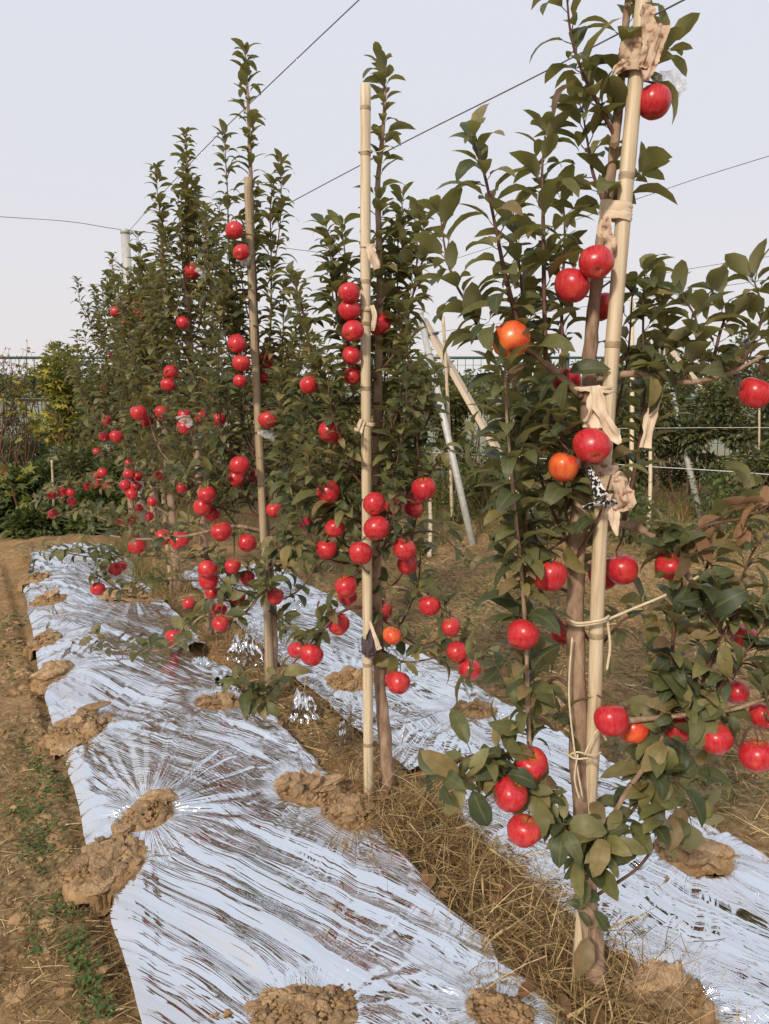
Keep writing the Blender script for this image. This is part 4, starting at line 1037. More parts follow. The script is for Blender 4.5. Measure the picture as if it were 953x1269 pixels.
cane('thin cane standing in front of the wide pale plank', Vector((.72, 8.0, 0)), at(549, 392, 8.0), .020)
cane('thin cane in the next row close to the cloth-wrapped stake', gp(781, 668), at(783, 370, 7.8), .026)
cane('short thin cane behind the hanging cloth strip', gp(803, 660), at(806, 560, 8.0), .024)
cane('short stub stake in dry grass by the brace pipe foot', gp(532, 690), at(532, 610, 7.6), .022)
cane('thin pale cane stuck in the hedge below the fence', gp(66, 660)+Vector((0, 0, 0)), at(64, 570, 7.6), .012)
cane('thin pale cane half hidden among the dark orchard shrubs', gp(938, 640), at(941, 490, 8.6), .016)

def wire(name, label, pts, r, mat='wire', group='trellis wires'):
    mb = MB(); P, R = smooth_path([Vector(p) for p in pts], [r]*len(pts), 8); tube(mb, P, R, 5); o = link(name, mb.mesh(name), M[mat])
    tag(o, label, 'wire', group)
    return o
# along the row, top and lower
topA = row(-3.2, -.02, 2.82); wire('trellis_wire', 'upper row wire running to the top of the galvanised post', [topA, row(0, 0, 2.79), row(3, .0, 2.76), PT+Vector((.03, 0, -.01))], .0022)
wire('trellis_wire', 'lower row wire tied to the tops of the bamboo stakes', [row(-3, .05, 2.30), row(0, .05, 2.285), row(1.1, .03, 2.28), row(2.5, .03, 2.27), row(5.6, .1, 2.26), row(7.5, .1, 2.25)], .0020)
cross = Vector((.86, .51, 0))
wire('cross_wire', 'cross wire spanning from the galvanised post over the orchard rows', [at(-900, 196, 4.0), at(-60, 264, 6.2), at(80, 274, 6.5), PT, at(275, 297, 7.3), at(390, 312, 8.0), at(520, 326, 9.0)], .0028)
wire('cross_wire', 'single slanting wire in open sky by the beige stake band', [at(1010, 176, 4.2), at(880, 216, 4.6), at(800, 243, 5.0), at(690, 280, 5.8), at(560, 322, 7.2), at(470, 350, 8.6)], .0022)
wire('cross_wire', 'upper of two faint wires over the dark shrubs', [at(1010, 309, 6.0), at(900, 326, 6.6), at(790, 343, 7.4), at(650, 362, 8.6)], .0024)
wire('cross_wire', 'lower of two faint wires over the dark shrubs', [at(1010, 338, 6.6), at(900, 354, 7.2), at(780, 372, 8.2), at(640, 392, 9.2)], .0028)
wire('cross_wire', 'short wire tied round the head of the brace pipe', [at(470, 424, 8.3), at(524, 414, 8.15), at(560, 409, 8.1), at(640, 398, 8.6)], .0028)
wire('trellis_wire', 'pale horizontal wire across the alley behind the patterned cloth', [at(1000, 592, 6.2), at(900, 584, 6.7), at(770, 576, 7.3), at(640, 566, 7.9), at(520, 560, 8.4), at(420, 555, 9.0)], .0042, 'wire_pale')
wire('trellis_wire', 'faint pale wire above the alley crossing the brace pipe', [at(1000, 530, 7.2), at(880, 530, 7.8), at(760, 531, 8.4), at(600, 532, 9.2)], .003, 'wire_pale')

# ------------------------------------------------------------------ ties, cloth, bags
def band(mb, c, T, rx, h, turns=1, bulge=1.0, jit=.0015):
    """a wrapped strip round the stake (and the stem beside it)"""
    T = T.normalized(); a = T.orthogonal().normalized(); a = (Vector((1, 0, 0))-T*T.x).normalized(); b = T.cross(a)
    for k in range(turns):
        off = (k-(turns-1)/2)*h*.8; tilt = random.uniform(-.15, .15); vs = []; n = 20
        for (zz, rr) in ((-h/2, 1.0), (-h*.3, 1.05), (-h*.1, 1.0), (h*.1, 1.06), (h*.3, 1.01), (h/2, 1.0)):
            for i in range(n):
                an = 2*math.pi*i/n; q = rr*(1+random.uniform(-.03, .03))
                vs.append(c + T*(off+zz+tilt*rx*math.cos(an)+random.uniform(-jit, jit)) + a*(math.cos(an)*rx*q*bulge) + b*(math.sin(an)*rx*q))
        f = [(r*n+i, r*n+(i+1) % n, (r+1)*n+(i+1) % n, (r+1)*n+i) for r in range(5) for i in range(n)]
        mb.add(np.array([tuple(v) for v in vs]), f)
def strip(mb, pts, wd, th=.0007, side=Vector((1, 0, 0)), tw=.35, seed=0):
    """a torn cloth ribbon: lengthwise pleats, ragged edges"""
    P, W = smooth_path(pts, wd, 7); n = len(P); vs = []; r = random.Random(seed); K = 11
    ph = [r.uniform(0, 6.28) for _ in range(3)]
    for i, p in enumerate(P):
        T = (P[min(i+1, n-1)]-P[max(i-1, 0)]).normalized(); x = (side-T*side.dot(T)).normalized()
        an = tw*math.sin(i*.45+seed); y = T.cross(x); x2 = x*math.cos(an)+y*math.sin(an); y2 = T.cross(x2)
        l_, r_ = r.uniform(.86, 1.1), r.uniform(.86, 1.1)
        for k in range(K):
            u = -1+2*k/(K-1); u *= (l_ if u < 0 else r_)
            d = .11*W[i]*math.sin(u*4.6+ph[0]+i*.18)+.06*W[i]*math.sin(u*9.5+ph[1]-i*.12)+.05*W[i]*math.sin(i*.8+ph[2]+u)
            vs.append(p+x2*(u*W[i]/2)+y2*d)
    m0 = len(vs); vs += [v+Vector((0, .0012, 0)) for v in vs]
    q = []
    for i in range(n-1):
        for k in range(K-1):
            q.append((i*K+k, i*K+k+1, (i+1)*K+k+1, (i+1)*K+k)); q.append((m0+i*K+k, m0+(i+1)*K+k, m0+(i+1)*K+k+1, m0+i*K+k+1))
    mb.add(np.array([tuple(v) for v in vs]), q)
def spt(P, py):
    return min(P, key=lambda p: abs(proj(p)[1]-py))
YF = -.026
def tie(label, c, T, rx, h, mat, turns=1, bulge=1.3, tails=(), cat='tie', name='cloth_tie', shift=(0, 0, 0)):
    e = thing(name, label, cat, c, 'ties on the stakes'); mb = MB(); band(mb, c+Vector(shift), T, rx, h, turns, bulge)
    link('wrap', mb.mesh('wrap'), M[mat], e)
    for j, (pts, wd, mt) in enumerate(tails):
        mb = MB(); strip(mb, pts, wd, seed=j+len(label)); link('hanging_strip', mb.mesh('hanging_strip'), M[mt], e)
    return e
ys = 1.66
A = lambda x, y, d=-.03: at(x, y, ys+d)
T_ = (S1P[-1]-S1P[0]).normalized()
tie('stained beige cloth bunched round the top of the leaning stake', A(789, 72, 0), T_, .023, .022, 'cloth_rust', 3, 1.25,
    [([A(797, 84), A(803, 60), A(806, 36), A(803, 16), A(812, 10)], [.016, .026, .034, .036, .015], 'cloth_rust'), ([A(775, 76), A(765, 84), A(760, 92)], [.018, .014, .008], 'cloth_rust'), ([A(800, 100), A(804, 84), A(812, 62), A(822, 30)], [.012, .03, .03, .028], 'cloth_rust')], shift=(-.006, 0, 0))
tie('beige band joining stem and stake above the upper apple cluster', A(768, 262, 0), T_, .0225, .020, 'cloth', 2, 1.45,
    [([A(752, 268), A(749, 285), A(756, 298), A(758, 312)], [.02, .03, .025, .015], 'cloth_rust')], shift=(-.008, 0, 0))
tie('knotted beige cloth strip below the middle of the leaning stake', A(748, 482, 0), T_, .023, .007, 'cloth', 2, 1.9,
    [([A(738, 478, -.05), A(742, 500, -.055), A(750, 520, -.055), A(762, 540, -.05), A(768, 550, -.05)], [.02, .03, .022, .03, .008], 'cloth'), ([A(740, 480, -.05), A(736, 505, -.05), A(734, 530, -.05)], [.02, .034, .04], 'cloth')], shift=(-.018, 0, 0))
e_ = tie('stained cloth wrap with hanging flaps and black and white printed knot', A(745, 590, 0), T_, .026, .022, 'cloth_rust', 3, 1.35,
    [([A(764, 585, -.05), A(770, 600, -.06), A(773, 620, -.06), A(764, 632, -.05)], [.015, .045, .05, .02], 'cloth_rust'),
     ([A(757, 612, -.05), A(760, 632, -.05), A(762, 650, -.05), A(765, 664, -.05)], [.02, .026, .02, .006], 'cloth'),
     ([A(730, 578, -.05), A(738, 598, -.055), A(745, 615, -.06)], [.012, .02, .03], 'cloth_print'),
     ([A(722, 630, -.05), A(735, 625, -.06), A(752, 622, -.065), A(764, 626, -.05)], [.012, .022, .03, .012], 'cloth_print')])
e_ = thing('cloth_strip', 'long beige cloth strip hanging from the alley-side upright shoot', 'cloth', A(805, 480, .0)); mb = MB()
strip(mb, [A(822, 478, .02), A(812, 500, .02), A(806, 520, .02), A(800, 555, .02)], [.010, .02, .026, .030], seed=3); link('strip', mb.mesh('strip'), M['cloth'], e_)
tie('dark cloth rag knotted low on the straight bamboo stake', at(459, 800, 2.58), S2P[-1]-S2P[0], .024, .03, 'cloth_dark', 2, 1.3, [([at(462, 780, 2.55), at(460, 800, 2.55), at(458, 815, 2.56)], [.03, .05, .03], 'cloth_dark'), ([at(458, 770, 2.55), at(465, 790, 2.54), at(470, 805, 2.54)], [.008, .014, .02], 'cloth')])
tie('pale string tied round the straight stake at the apple column', at(453, 383, 2.59), S2P[-1]-S2P[0], .0215, .006, 'twine', 2, 1.1, [([at(461, 378, 2.56), at(464, 392, 2.56), at(462, 410, 2.57)], [.012, .018, .014], 'cloth')])
tie('crumpled beige rag tied to the upper straight bamboo stake', at(456, 305, 2.59), S2P[-1]-S2P[0], .0215, .008, 'cloth', 1, 1.2, [([at(455, 302, 2.56), at(462, 318, 2.56), at(468, 333, 2.57)], [.012, .035, .02], 'cloth')])
tie('reddish string round the straight stake at the lower wire', at(453, 188, 2.60), S2P[-1]-S2P[0], .0212, .006, 'cloth', 1, 1.05, [([at(459, 187, 2.57), at(470, 188, 2.6), at(480, 182, 2.65)], [.006, .008, .004], 'cloth')])
tie('torn white strip tied to the straight stake by the bare twig', at(456, 525, 2.59), S2P[-1]-S2P[0], .0215, .010, 'cloth', 1, 1.1, [([at(449, 520, 2.56), at(444, 535, 2.56), at(440, 530, 2.56)], [.02, .03, .01], 'cloth')])
# twine holding the side branch, and loose twine low on the trunk
def twine(label, segs, r=.0028, name='twine'):
    e = thing(name, label, 'twine', segs[0][0], 'twine ties on the trunk')
    for pts in segs:
        mb = MB(); P, R = smooth_path(pts, [r]*len(pts), 6); tube(mb, P, R, 6); link('strand', mb.mesh('strand'), M['twine'], e)
    return e
ring = [at(706, 772, 1.66), at(716, 775, 1.655), at(735, 773, 1.64), at(748, 770, 1.645), at(754, 766, 1.66)]
twine('pale twine holding trunk and stake and pulling the side branch', [ring, [p+Vector((0, -.003, .006)) for p in ring], [at(752, 768, 1.66), at(790, 752, 1.67), at(830, 735, 1.67), at(866, 714, 1.67)], [at(752, 766, 1.66), at(756, 800, 1.66), at(752, 830, 1.66)]], .0032)
twine('frayed dry straw tie hanging at the lower trunk', [[at(709, 790, 1.65), at(705, 860, 1.64), at(712, 930, 1.63), at(722, 990, 1.63)], [at(706, 935, 1.64), at(716, 932, 1.63), at(735, 936, 1.64), at(745, 932, 1.66)], [at(698, 930, 1.65), at(712, 940, 1.62), at(730, 940, 1.62), at(738, 948, 1.64)], [at(716, 935, 1.62), at(712, 965, 1.62), at(718, 990, 1.62)], [at(724, 936, 1.63), at(740, 905, 1.63), at(752, 918, 1.64)]], .0022)
# torn clear fruit bags
def bag(label, c, rx, ry, rz, seed):
    bm = bmesh.new(); bmesh.ops.create_icosphere(bm, subdivisions=4, radius=1)
    off = Vector((seed*3.3, seed, seed*7))
    for v in list(bm.verts):
        n_ = mnoise.noise(v.co*1.6+off)*.5+abs(mnoise.noise(v.co*3.7+off))*.45+mnoise.noise(v.co*8+off)*.12
        v.co = Vector((v.co.x*rx, v.co.y*ry, v.co.z*rz))*(.75+n_)
    dele = [f for f in bm.faces if f.calc_center_median().normalized().dot(Vector((-.6, -.2, -.75))) > .45]
    bmesh.ops.delete(bm, geom=dele, context='FACES')
    me = bpy.data.meshes.new('fruit_bag'); bm.to_mesh(me); bm.free(); me.polygons.foreach_set('use_smooth', np.ones(len(me.polygons), bool))
    o = link('fruit_bag', me, M['plastic']); o.location = c; tag(o, label, 'plastic bag', 'torn clear fruit bags')
bag('torn clear plastic bag behind the apple at the stake top', at(829, 106, 1.71), .036, .030, .026, 1)
bag('clear plastic bag clinging to the highest apple pair of the tallest tree', at(300, 322, 3.36), .032, .03, .045, 2)
bag('clear plastic bag on the lone high apple of the slim tree', at(249, 338, 4.25), .040, .03, .035, 3)
bag('clear plastic bag on an apple deep in the slim tree', at(228, 522, 4.2), .045, .04, .04, 4)
bag('clear plastic shred snagged below the big apple of the tallest tree', at(332, 540, 3.4), .055, .03, .04, 5)

# crumpled film scraps lying and standing between the trunks
def scrap(label, c, wx, hz, seed, lean=.3, nrm=(0, -1, 0)):
    k = 40; u = np.linspace(-1, 1, k); A_, B_ = np.meshgrid(u, u)
    taper = .45+.55*(1-B_)/2
    d = .16*wx*(1-np.abs(vn(A_*5+seed, B_*1.2, seed))*1.6)+.08*wx*vn(A_*11, B_*3+seed, seed+1)
    x = A_*wx*taper*(1+.12*vn(B_*4, A_*0, seed+2)); z = (B_+1)*.5*hz*(1+.15*vn(A_*3, A_*0+seed, seed+3)); y = d+lean*z
    ii = np.arange(k*k).reshape(k, k); ff = np.stack([ii[:-1, :-1], ii[:-1, 1:], ii[1:, 1:], ii[1:, :-1]], -1).reshape(-1, 4)
    me = mesh_np('film_scrap', np.stack([x.ravel()+c.x, y.ravel()+c.y, z.ravel()+c.z], 1), ff); me.attributes.new('wr', 'FLOAT_VECTOR', 'POINT')
    o = link('film_scrap', me, M['film']); tag(o, label, 'film scrap', 'crumpled film scraps between trunks')
scrap('crumpled film scrap standing beside the tallest tree trunk', gp(302, 828), .115, .17, 11, .1)
scrap('small crumpled film scrap in dry grass behind the leaf sprig', gp(377, 898), .075, .14, 12, .2)
scrap('narrow film shred among clods near the straight stake', gp(424, 930), .022, .11, 13, .2)
scrap('tiny white film scrap poked on a twig by the straight stake', gp(437, 905), .025, .08, 14, .1)
scrap('crumpled film edge by the torn gap near the hanging low apple', gp(240, 850), .14, .09, 15, 1.2)
scrap('folded film flap lying by the flat soil lump', gp(275, 872), .13, .06, 16, 2.0)

# ------------------------------------------------------------------ dry grass, straw, weeds, litter
BLADE = []
for i in range(4):
    ns = 4; V = []; c = .25+.28*i
    for k in range(ns+1):
        t = k/ns; a = c*t*1.3; V += [(-.5*(1-t*.8), t*math.cos(a*.6), -c*t*t*.6), (.5*(1-t*.8), t*math.cos(a*.6), -c*t*t*.6)]
    BLADE.append((np.array(V), np.array([(2*k, 2*k+1, 2*k+3, 2*k+2) for k in range(ns)]), np.zeros(len(V))))
def blade(p, d, L, wd, items):
    A = frame(d, UP+Vector((random.uniform(-.5, .5), random.uniform(-.5, .5), 0)), 1.0, random.uniform(-1, 1))
    if random.random() < .15: wd *= 2.1
    A = A*np.array([wd, L, L]); items.append((random.randrange(4), A, tuple(p), random.random()))
def rz(p): return gz(p.x, p.y)
items = []
# tangled dead grass between the film strips
for i in range(8200):
    s = random.uniform(-.35, 1.0) if i < 5400 else random.uniform(1.0, 5.0)
    lat = random.gauss(-.02, .10); p = row(s, lat); p.z = rz(p)+random.uniform(-.005, .03)
    d = Vector((random.gauss(0, .8), random.gauss(0, .8), random.uniform(.1, 1.1)))
    if .1 < s < .95: d += Vector((.3, -.5, .1))
    blade(p, d, random.uniform(.06, .20)*(1 if s < 1 else .9), random.uniform(.0018, .0034), items)
for i in range(900):     # straws lying across the clump
    s = random.uniform(-.1, 1.0); lat = random.gauss(.0, .11); p = row(s, lat); p.z = rz(p)+random.uniform(.02, .10)
    a = random.random()*6.28; blade(p, Vector((math.cos(a), math.sin(a), random.uniform(-.3, .3))), random.uniform(.10, .28), random.uniform(.002, .0035), items)
o = link('dry_grass', foliage_mesh('dry_grass', items, BLADE, M['straw'])); o['kind'] = 'stuff'; o['label'] = 'tangled straw-coloured dead grass between the two film strips'; o['category'] = 'dry grass'
items = []
for i in range(17000):    # straw on the path and alley
    if i < 1500:
        s = random.uniform(-.3, 5.5); lat = -1.1-abs(random.gauss(0, .55))
    else:
        s = random.uniform(-.5, 6.5); lat = .9+random.uniform(0, 3.8)
    p = row(s, lat); p.z = rz(p)+.004; a = random.random()*6.28; k = 1 if i < 1500 else 1.75
    blade(p, Vector((math.cos(a), math.sin(a), random.uniform(-.05, .35 if i >= 1500 else .18))), random.uniform(.03, .12)*k, random.uniform(.0015, .0030)*k, items)
for i in range(1500):    # denser patches of straw at the path's near edge
    c = random.choice([(40, 1180), (120, 1240), (30, 1060), (90, 1150), (20, 1230), (150, 1200)])
    p = gp(c[0]+random.gauss(0, 40), c[1]+random.gauss(0, 30)); p.z = rz(p)+.004; a = random.gauss(.6, .9)
    blade(p, Vector((math.cos(a), math.sin(a), random.uniform(-.05, .3))), random.uniform(.03, .15), random.uniform(.0015, .003), items)
for i in range(9000):    # matted straw on the alley close by
    s = random.uniform(-.8, 4.0); lat = .84+abs(random.gauss(0, .8))
    if mnoise.noise(Vector((s*1.7, lat*1.7, 3.3))) < -.15: continue
    p = row(s, lat); p.z = rz(p)+.006; a = random.random()*6.28
    blade(p, Vector((math.cos(a), math.sin(a), random.uniform(-.05, .5))), random.uniform(.03, .13), random.uniform(.0016, .0034), items)
o = link('straw_litter', foliage_mesh('straw_litter', items, BLADE, M['straw'])); o['kind'] = 'stuff'; o['label'] = 'scattered straw and dry stalks lying on the soil'; o['category'] = 'straw'
items = []
for (px, py, sg, n) in ((45, 1010, 22, 130), (70, 975, 22, 110), (25, 925, 14, 60), (55, 1045, 22, 110), (95, 1180, 16, 90), (108, 1215, 18, 90), (80, 1133, 18, 70), (20, 1000, 16, 60), (120, 1255, 20, 80), (45, 950, 12, 60), (700, 780, 40, 130), (640, 800, 35, 110), (720, 750, 40, 90), (900, 960, 30, 50), (620, 745, 40, 90), (410, 910, 10, 24), (385, 905, 10, 20)) + tuple((random.uniform(500, 960), 660+360*random.random()**1.6, random.uniform(12, 30), random.randrange(14, 40)) for _ in range(60)) + tuple((random.uniform(0, 60), random.uniform(740, 1250), random.uniform(8, 18), random.randrange(8, 26)) for _ in range(16)):
    for k in range(n):
        p = gp(px+random.gauss(0, sg*.55), py+random.gauss(0, sg*.75)); p.z = rz(p)+random.uniform(.004, .022)
        a = random.random()*6.28; A = frame(Vector((math.cos(a), math.sin(a), random.uniform(-.1, .6))), UP, random.uniform(.010, .024)*(1 if py > 850 else 1.8), random.uniform(-.4, .4))
        items.append((random.randrange(4), A, tuple(p), random.random()))
o = link('weeds', foliage_mesh('weeds', items, SMALL, M['weed'])); o['kind'] = 'stuff'; o['label'] = 'low green weeds growing in patches on the soil'; o['category'] = 'weeds'
# crumbs of soil
CR = []
for i in range(4):
    bm = bmesh.new(); bmesh.ops.create_icosphere(bm, subdivisions=1, radius=.5)
    for v in bm.verts: v.co *= 1+.5*mnoise.noise(v.co*2+Vector((i*3, 0, 0))); v.co.z *= .7
    bm.verts.ensure_lookup_table(); V = np.array([tuple(v.co) for v in bm.verts]); Fq = np.array([[v.index for v in f.verts] for f in bm.faces]); bm.free(); CR.append((V, Fq, np.zeros(len(V))))
items = []
def crumb(p, sz):
    a = random.random()*6.28; A = np.array(Matrix.Rotation(a, 3, 'Z'))*sz*np.array([1, random.uniform(.7, 1.2), random.uniform(.6, 1)]); items.append((random.randrange(4), A, tuple(p), random.random()))
for i in range(3600):
    s = random.uniform(-.3, 4.5); lat = -1.06-abs(random.gauss(0, .5)); p = row(s, lat); p.z = rz(p)+.001; crumb(p, random.uniform(.005, .016)*(1+3.0*random.random()**7))
for (x, y, s, lat, h) in heapdata:
    for k in range(260):
        qa = random.gauss(0, .62); qb = random.gauss(0, .62); p = Vector((x+qa*h[2], y+qb*h[3], 0)); ss, ll = torow(p.x, p.y)
        p.z = float(bed(np.array(ss), np.array(ll)))+.016+max(0, 1-math.hypot(qa, qb))*min(h[2], h[3])*.5+random.uniform(0, .012); crumb(p, random.uniform(.004, .012)*(1+1.5*random.random()**4))
for i in range(1500):
    s = random.uniform(.9, 4); lat = random.gauss(0, .12); p = row(s, lat); p.z = rz(p); crumb(p, random.uniform(.006, .03))
for i in range(3200):
    s = random.uniform(-.2, 6); lat = .9+random.uniform(0, 3.5); p = row(s, lat); p.z = rz(p); crumb(p, random.uniform(.006, .024)*(1+2.5*random.random()**6))
o = link('soil_crumbs', foliage_mesh('soil_crumbs', items, CR, M['soil'])); o['kind'] = 'stuff'; o['label'] = 'loose crumbs of dry soil scattered on the ground'; o['category'] = 'soil crumbs'
o.data.polygons.foreach_set('use_smooth', np.zeros(len(o.data.polygons), bool))
# fallen leaves
k = 0
for (px, py) in [(690, 1238), (668, 1228), (520, 1030), (535, 1042), (508, 1020), (548, 1068), (528, 1085), (540, 1090), (512, 1076), (575, 1105), (485, 1010), (560, 1050), (600, 1120), (640, 1190), (655, 1210), (330, 870), (352, 900), (300, 880), (560, 1125), (470, 1035), (700, 1225), (715, 1235), (495, 1045), (520, 1060), (162, 824)] + [(proj(q_)[0], proj(q_)[1]) for q_ in [row(random.uniform(-.1, 2.6), random.gauss(0, .09), .05) for _ in range(34)]]:
    p = gp(px, py, .05); p.z = max(rz(p), float(bed(*[np.array(v) for v in torow(p.x, p.y)])))+.05; o = link('fallen_leaf', LMESH_DRY[k % 4]); k += 1
    a = random.random()*6.28; Aq = frame(Vector((math.cos(a), math.sin(a), random.uniform(-.1, .3))), UP, random.uniform(.045, .075), random.uniform(-.6, .6))
    o.matrix_basis = Matrix(((*Aq[0], p.x), (*Aq[1], p.y), (*Aq[2], p.z), (0, 0, 0, 1)))
    tag(o, 'brown fallen leaf lying in the straw between the film strips', 'leaf', 'fallen leaves by the trunks')

# ------------------------------------------------------------------ background planting
def shrub(name, label, cat, c, rx, ry, h, n, size, templates, mat, group, stems=5, z0=.05, leafdens=1.0, spires=0):
    e = thing(name, label, cat, (c[0], c[1], 0), group); items = []
    cl = []
    for k in range(int(14*max(rx, .6)*h)):
        f = random.random()**(1.5 if z0 == 0 else 1); a = random.random()*6.28; q = random.random()**.5
        wd = 1-.45*max(0, f-.5)*2
        cl.append((Vector((c[0]+math.cos(a)*q*rx*wd, c[1]+math.sin(a)*q*ry*wd, z0+f*h)), random.uniform(.12, .30)*(1.1-.4*f)))
    for k in range(spires):
        x_ = c[0]+random.uniform(-1, 1)*rx; y_ = c[1]+random.uniform(-1, 1)*ry
        for j in range(5): cl.append((Vector((x_+random.uniform(-.04, .04), y_, h*.85+j*.09)), .075-.008*j))
    tw = sum(r*r for _, r in cl)
    for p, r in cl:
        for j in range(int(n*r*r/tw)+1):
            d = Vector((random.gauss(0, 1), random.gauss(0, 1), random.gauss(0, 1))).normalized(); q = p+d*r*random.random()**.45
            if q.z < .03: q.z = .03+random.random()*.1
            A = frame(d+Vector((random.uniform(-.6, .6), random.uniform(-.6, .6), random.uniform(-.3, .4))), UP+d*.6, size*random.uniform(.6, 1.3), random.uniform(-.8, .8))
            items.append((random.randrange(len(templates)), A, tuple(q), random.random()))
    for j in range(stems):
        p, r = random.choice(cl); mb = MB(); b0 = Vector((c[0]+random.uniform(-.3, .3)*rx, c[1]+random.uniform(-.3, .3)*ry, -.02))
        P, R = smooth_path([b0, (b0+p)/2+Vector((random.uniform(-.06, .06), 0, .05)), p], [.012, .009, .004], 4); tube(mb, P, R, 5); link('stem', mb.mesh('stem'), M['twig'], e)
    o = link('foliage', foliage_mesh('foliage', items, templates, M[mat]), None, e); o['kind'] = 'stuff'
    return e
# hedge at the left end of the path
shrub('hedge_shrub', 'dense dark green shrub at the path end below the fence', 'shrub', (-4.45, 8.2), .75, .7, .72, 6000, .09, SMALL, 'bush', 'shrubs at the path end', stems=0, z0=.0)
shrub('hedge_shrub', 'dense green shrub between path end and farthest apple tree', 'shrub', (-3.5, 8.0), .7, .6, .78, 5600, .09, SMALL, 'bush', 'shrubs at the path end', stems=0, z0=.0)
shrub('hedge_shrub', 'taller brownish green shrub rising to the fence rail', 'shrub', (-3.6, 9.6), .6, .5, 1.2, 3600, .085, SMALL, 'bush_dark', 'shrubs at the path end', z0=.2)
shrub('hedge_shrub', 'leafy shrub in the corner at the edge of the path', 'shrub', (-5.5, 8.9), .8, .6, .72, 4200, .09, SMALL, 'bush', 'shrubs at the path end', stems=0, z0=.0)
shrub('hedge_shrub', 'broad shrub hidden behind the farthest apple trees', 'shrub', (-2.9, 9.6), .9, .6, 1.45, 4200, .085, SMALL, 'bush_dark', 'shrubs at the path end', z0=.1)
shrub('hedge_shrub', 'low bright leafed shrub spilling onto the path end', 'shrub', (-3.85, 7.55), .5, .35, .42, 2600, .085, SMALL, 'bush', 'shrubs at the path end', stems=0, z0=.0)
shrub('hedge_shrub', 'low leafy growth beside the film end under the fruiting branch', 'shrub', (-3.1, 7.6), .45, .35, .35, 2000, .08, SMALL, 'bush', 'shrubs at the path end', stems=0, z0=.0)
e_ = shrub('vine', 'yellowing vine with lobed leaves climbing over the fence top', 'vine', (-4.65, 11.2), .45, .35, 1.25, 1700, .14, LOBED, 'vine', 'vines on the fence', z0=.6)
e_ = shrub('vine', 'sparse withered vine on the fence mesh over the pale field', 'vine', (-5.9, 11.7), .8, .15, .95, 240, .10, LOBED, 'vine', 'vines on the fence', z0=.75, stems=12)
e_ = shrub('vine', 'yellow green vine on the fence behind the gap beside the tallest tree', 'vine', (-1.3, 11.5), .9, .35, 1.75, 2200, .13, LOBED, 'vine', 'vines on the fence', z0=.3)
e_ = shrub('vine', 'yellow green vine on the fence behind the straight bamboo stake', 'vine', (.1, 11.6), .9, .35, 1.7, 2200, .13, LOBED, 'vine', 'vines on the fence', z0=.3)
e_ = shrub('vine', 'bright vine leaves trailing low beside the fruiting branch over hedge', 'vine', (-3.55, 7.4), .35, .2, .55, 60, .13, LOBED, 'vine', 'vines on the fence', z0=.35, stems=1)
for (x_, y_, rx, h, lab) in ((-1.9, 9.2, .9, 1.35, 'olive shrub in front of the fence behind the tallest tree'), (-.5, 8.9, .8, 1.05, 'olive shrub seen through the gap between the first bamboo stakes'), (.25, 9.9, .9, 1.55, 'taller olive shrub by the fence behind the brace pipe'), (-1.2, 10.4, .9, 1.6, 'tall olive shrub against the fence near the straight stake'), (.95, 9.3, .9, 1.3, 'dull green shrub behind the wide plank brace'), (2.0, 9.0, .75, 1.2, 'dull green shrub behind the leaning cloth-wrapped stake')):
    shrub('alley_shrub', lab, 'shrub', (x_, y_), rx, .5, h, 4600, .08, SMALL, 'olive' if x_ < 1.2 else 'bush_dark', 'shrubs along the far fence', z0=.05, spires=3)
for (x_, y_, rx, h, lab) in ((2.75, 8.9, .55, 1.2, 'young fruit tree with small dark leaves behind the hanging cloth strip'), (3.6, 8.9, .6, 1.3, 'young fruit tree with dark leaves around the second brace pipe'), (4.35, 8.7, .65, 1.4, 'young fruit tree with dark leaves just beyond the second brace pipe'), (5.1, 9.2, .7, 1.6, 'taller young fruit tree with dense dark leaves beside the far plank'), (4.0, 11.0, .8, 1.75, 'dark leafy tree rising behind the young fruit trees'), (5.6, 11.2, .9, 2.25, 'tallest dark leafy tree beyond the alley with shoots against the sky'), (2.9, 11.4, .8, 1.6, 'dark leafy tree in the farther row near the fence')):
    shrub('young_fruit_tree', lab, 'tree', (x_, y_), rx, .5, h, 5600, .072, SMALL, 'bush_dark', 'young fruit trees beyond the alley', z0=.15, stems=8, spires=5)
for (px, py, y_, rx, h, lab) in ((700, 690, 7.9, .3, .45, 'small bluish green sapling on the bare alley soil'), (720, 660, 8.3, .4, .6, 'low green sapling behind the patterned cloth'), (560, 640, 8.0, .35, .7, 'thin sapling by the foot of the brace pipe'), (640, 720, 6.8, .22, .32, 'tiny leafy sapling alone on the alley between stake and brace pipe'), (790, 700, 7.2, .35, .5, 'leafy sapling behind the arched side branch'), (880, 690, 7.4, .4, .55, 'bushy sapling below the dead leaf spray'), (930, 670, 8.0, .45, .7, 'bushy sapling next to the second brace pipe foot'), (610, 655, 8.4, .45, .6, 'weedy sapling under the wide plank brace'), (500, 665, 8.2, .4, .55, 'weedy sapling behind the straight bamboo stake')):
    p = at(px, py, y_); shrub('sapling', lab, 'sapling', (p.x, y_), rx, .3, h, 420, .065, SMALL, 'bush', 'saplings in the alley', z0=.1, stems=3)
items = []
for i in range(5200):    # tall dry grass in the alley's far part
    x_ = random.uniform(-2.6, 5.5); y_ = 8.3+random.gauss(0, .8)+.1*x_; p = Vector((x_, y_, 0.0))
    if mnoise.noise(Vector((x_*.9, y_*.9, 7.7))) < -.1: continue
    blade(p, Vector((random.gauss(0, .35), random.gauss(0, .35), 1)), random.uniform(.15, .62), random.uniform(.004, .008), items)
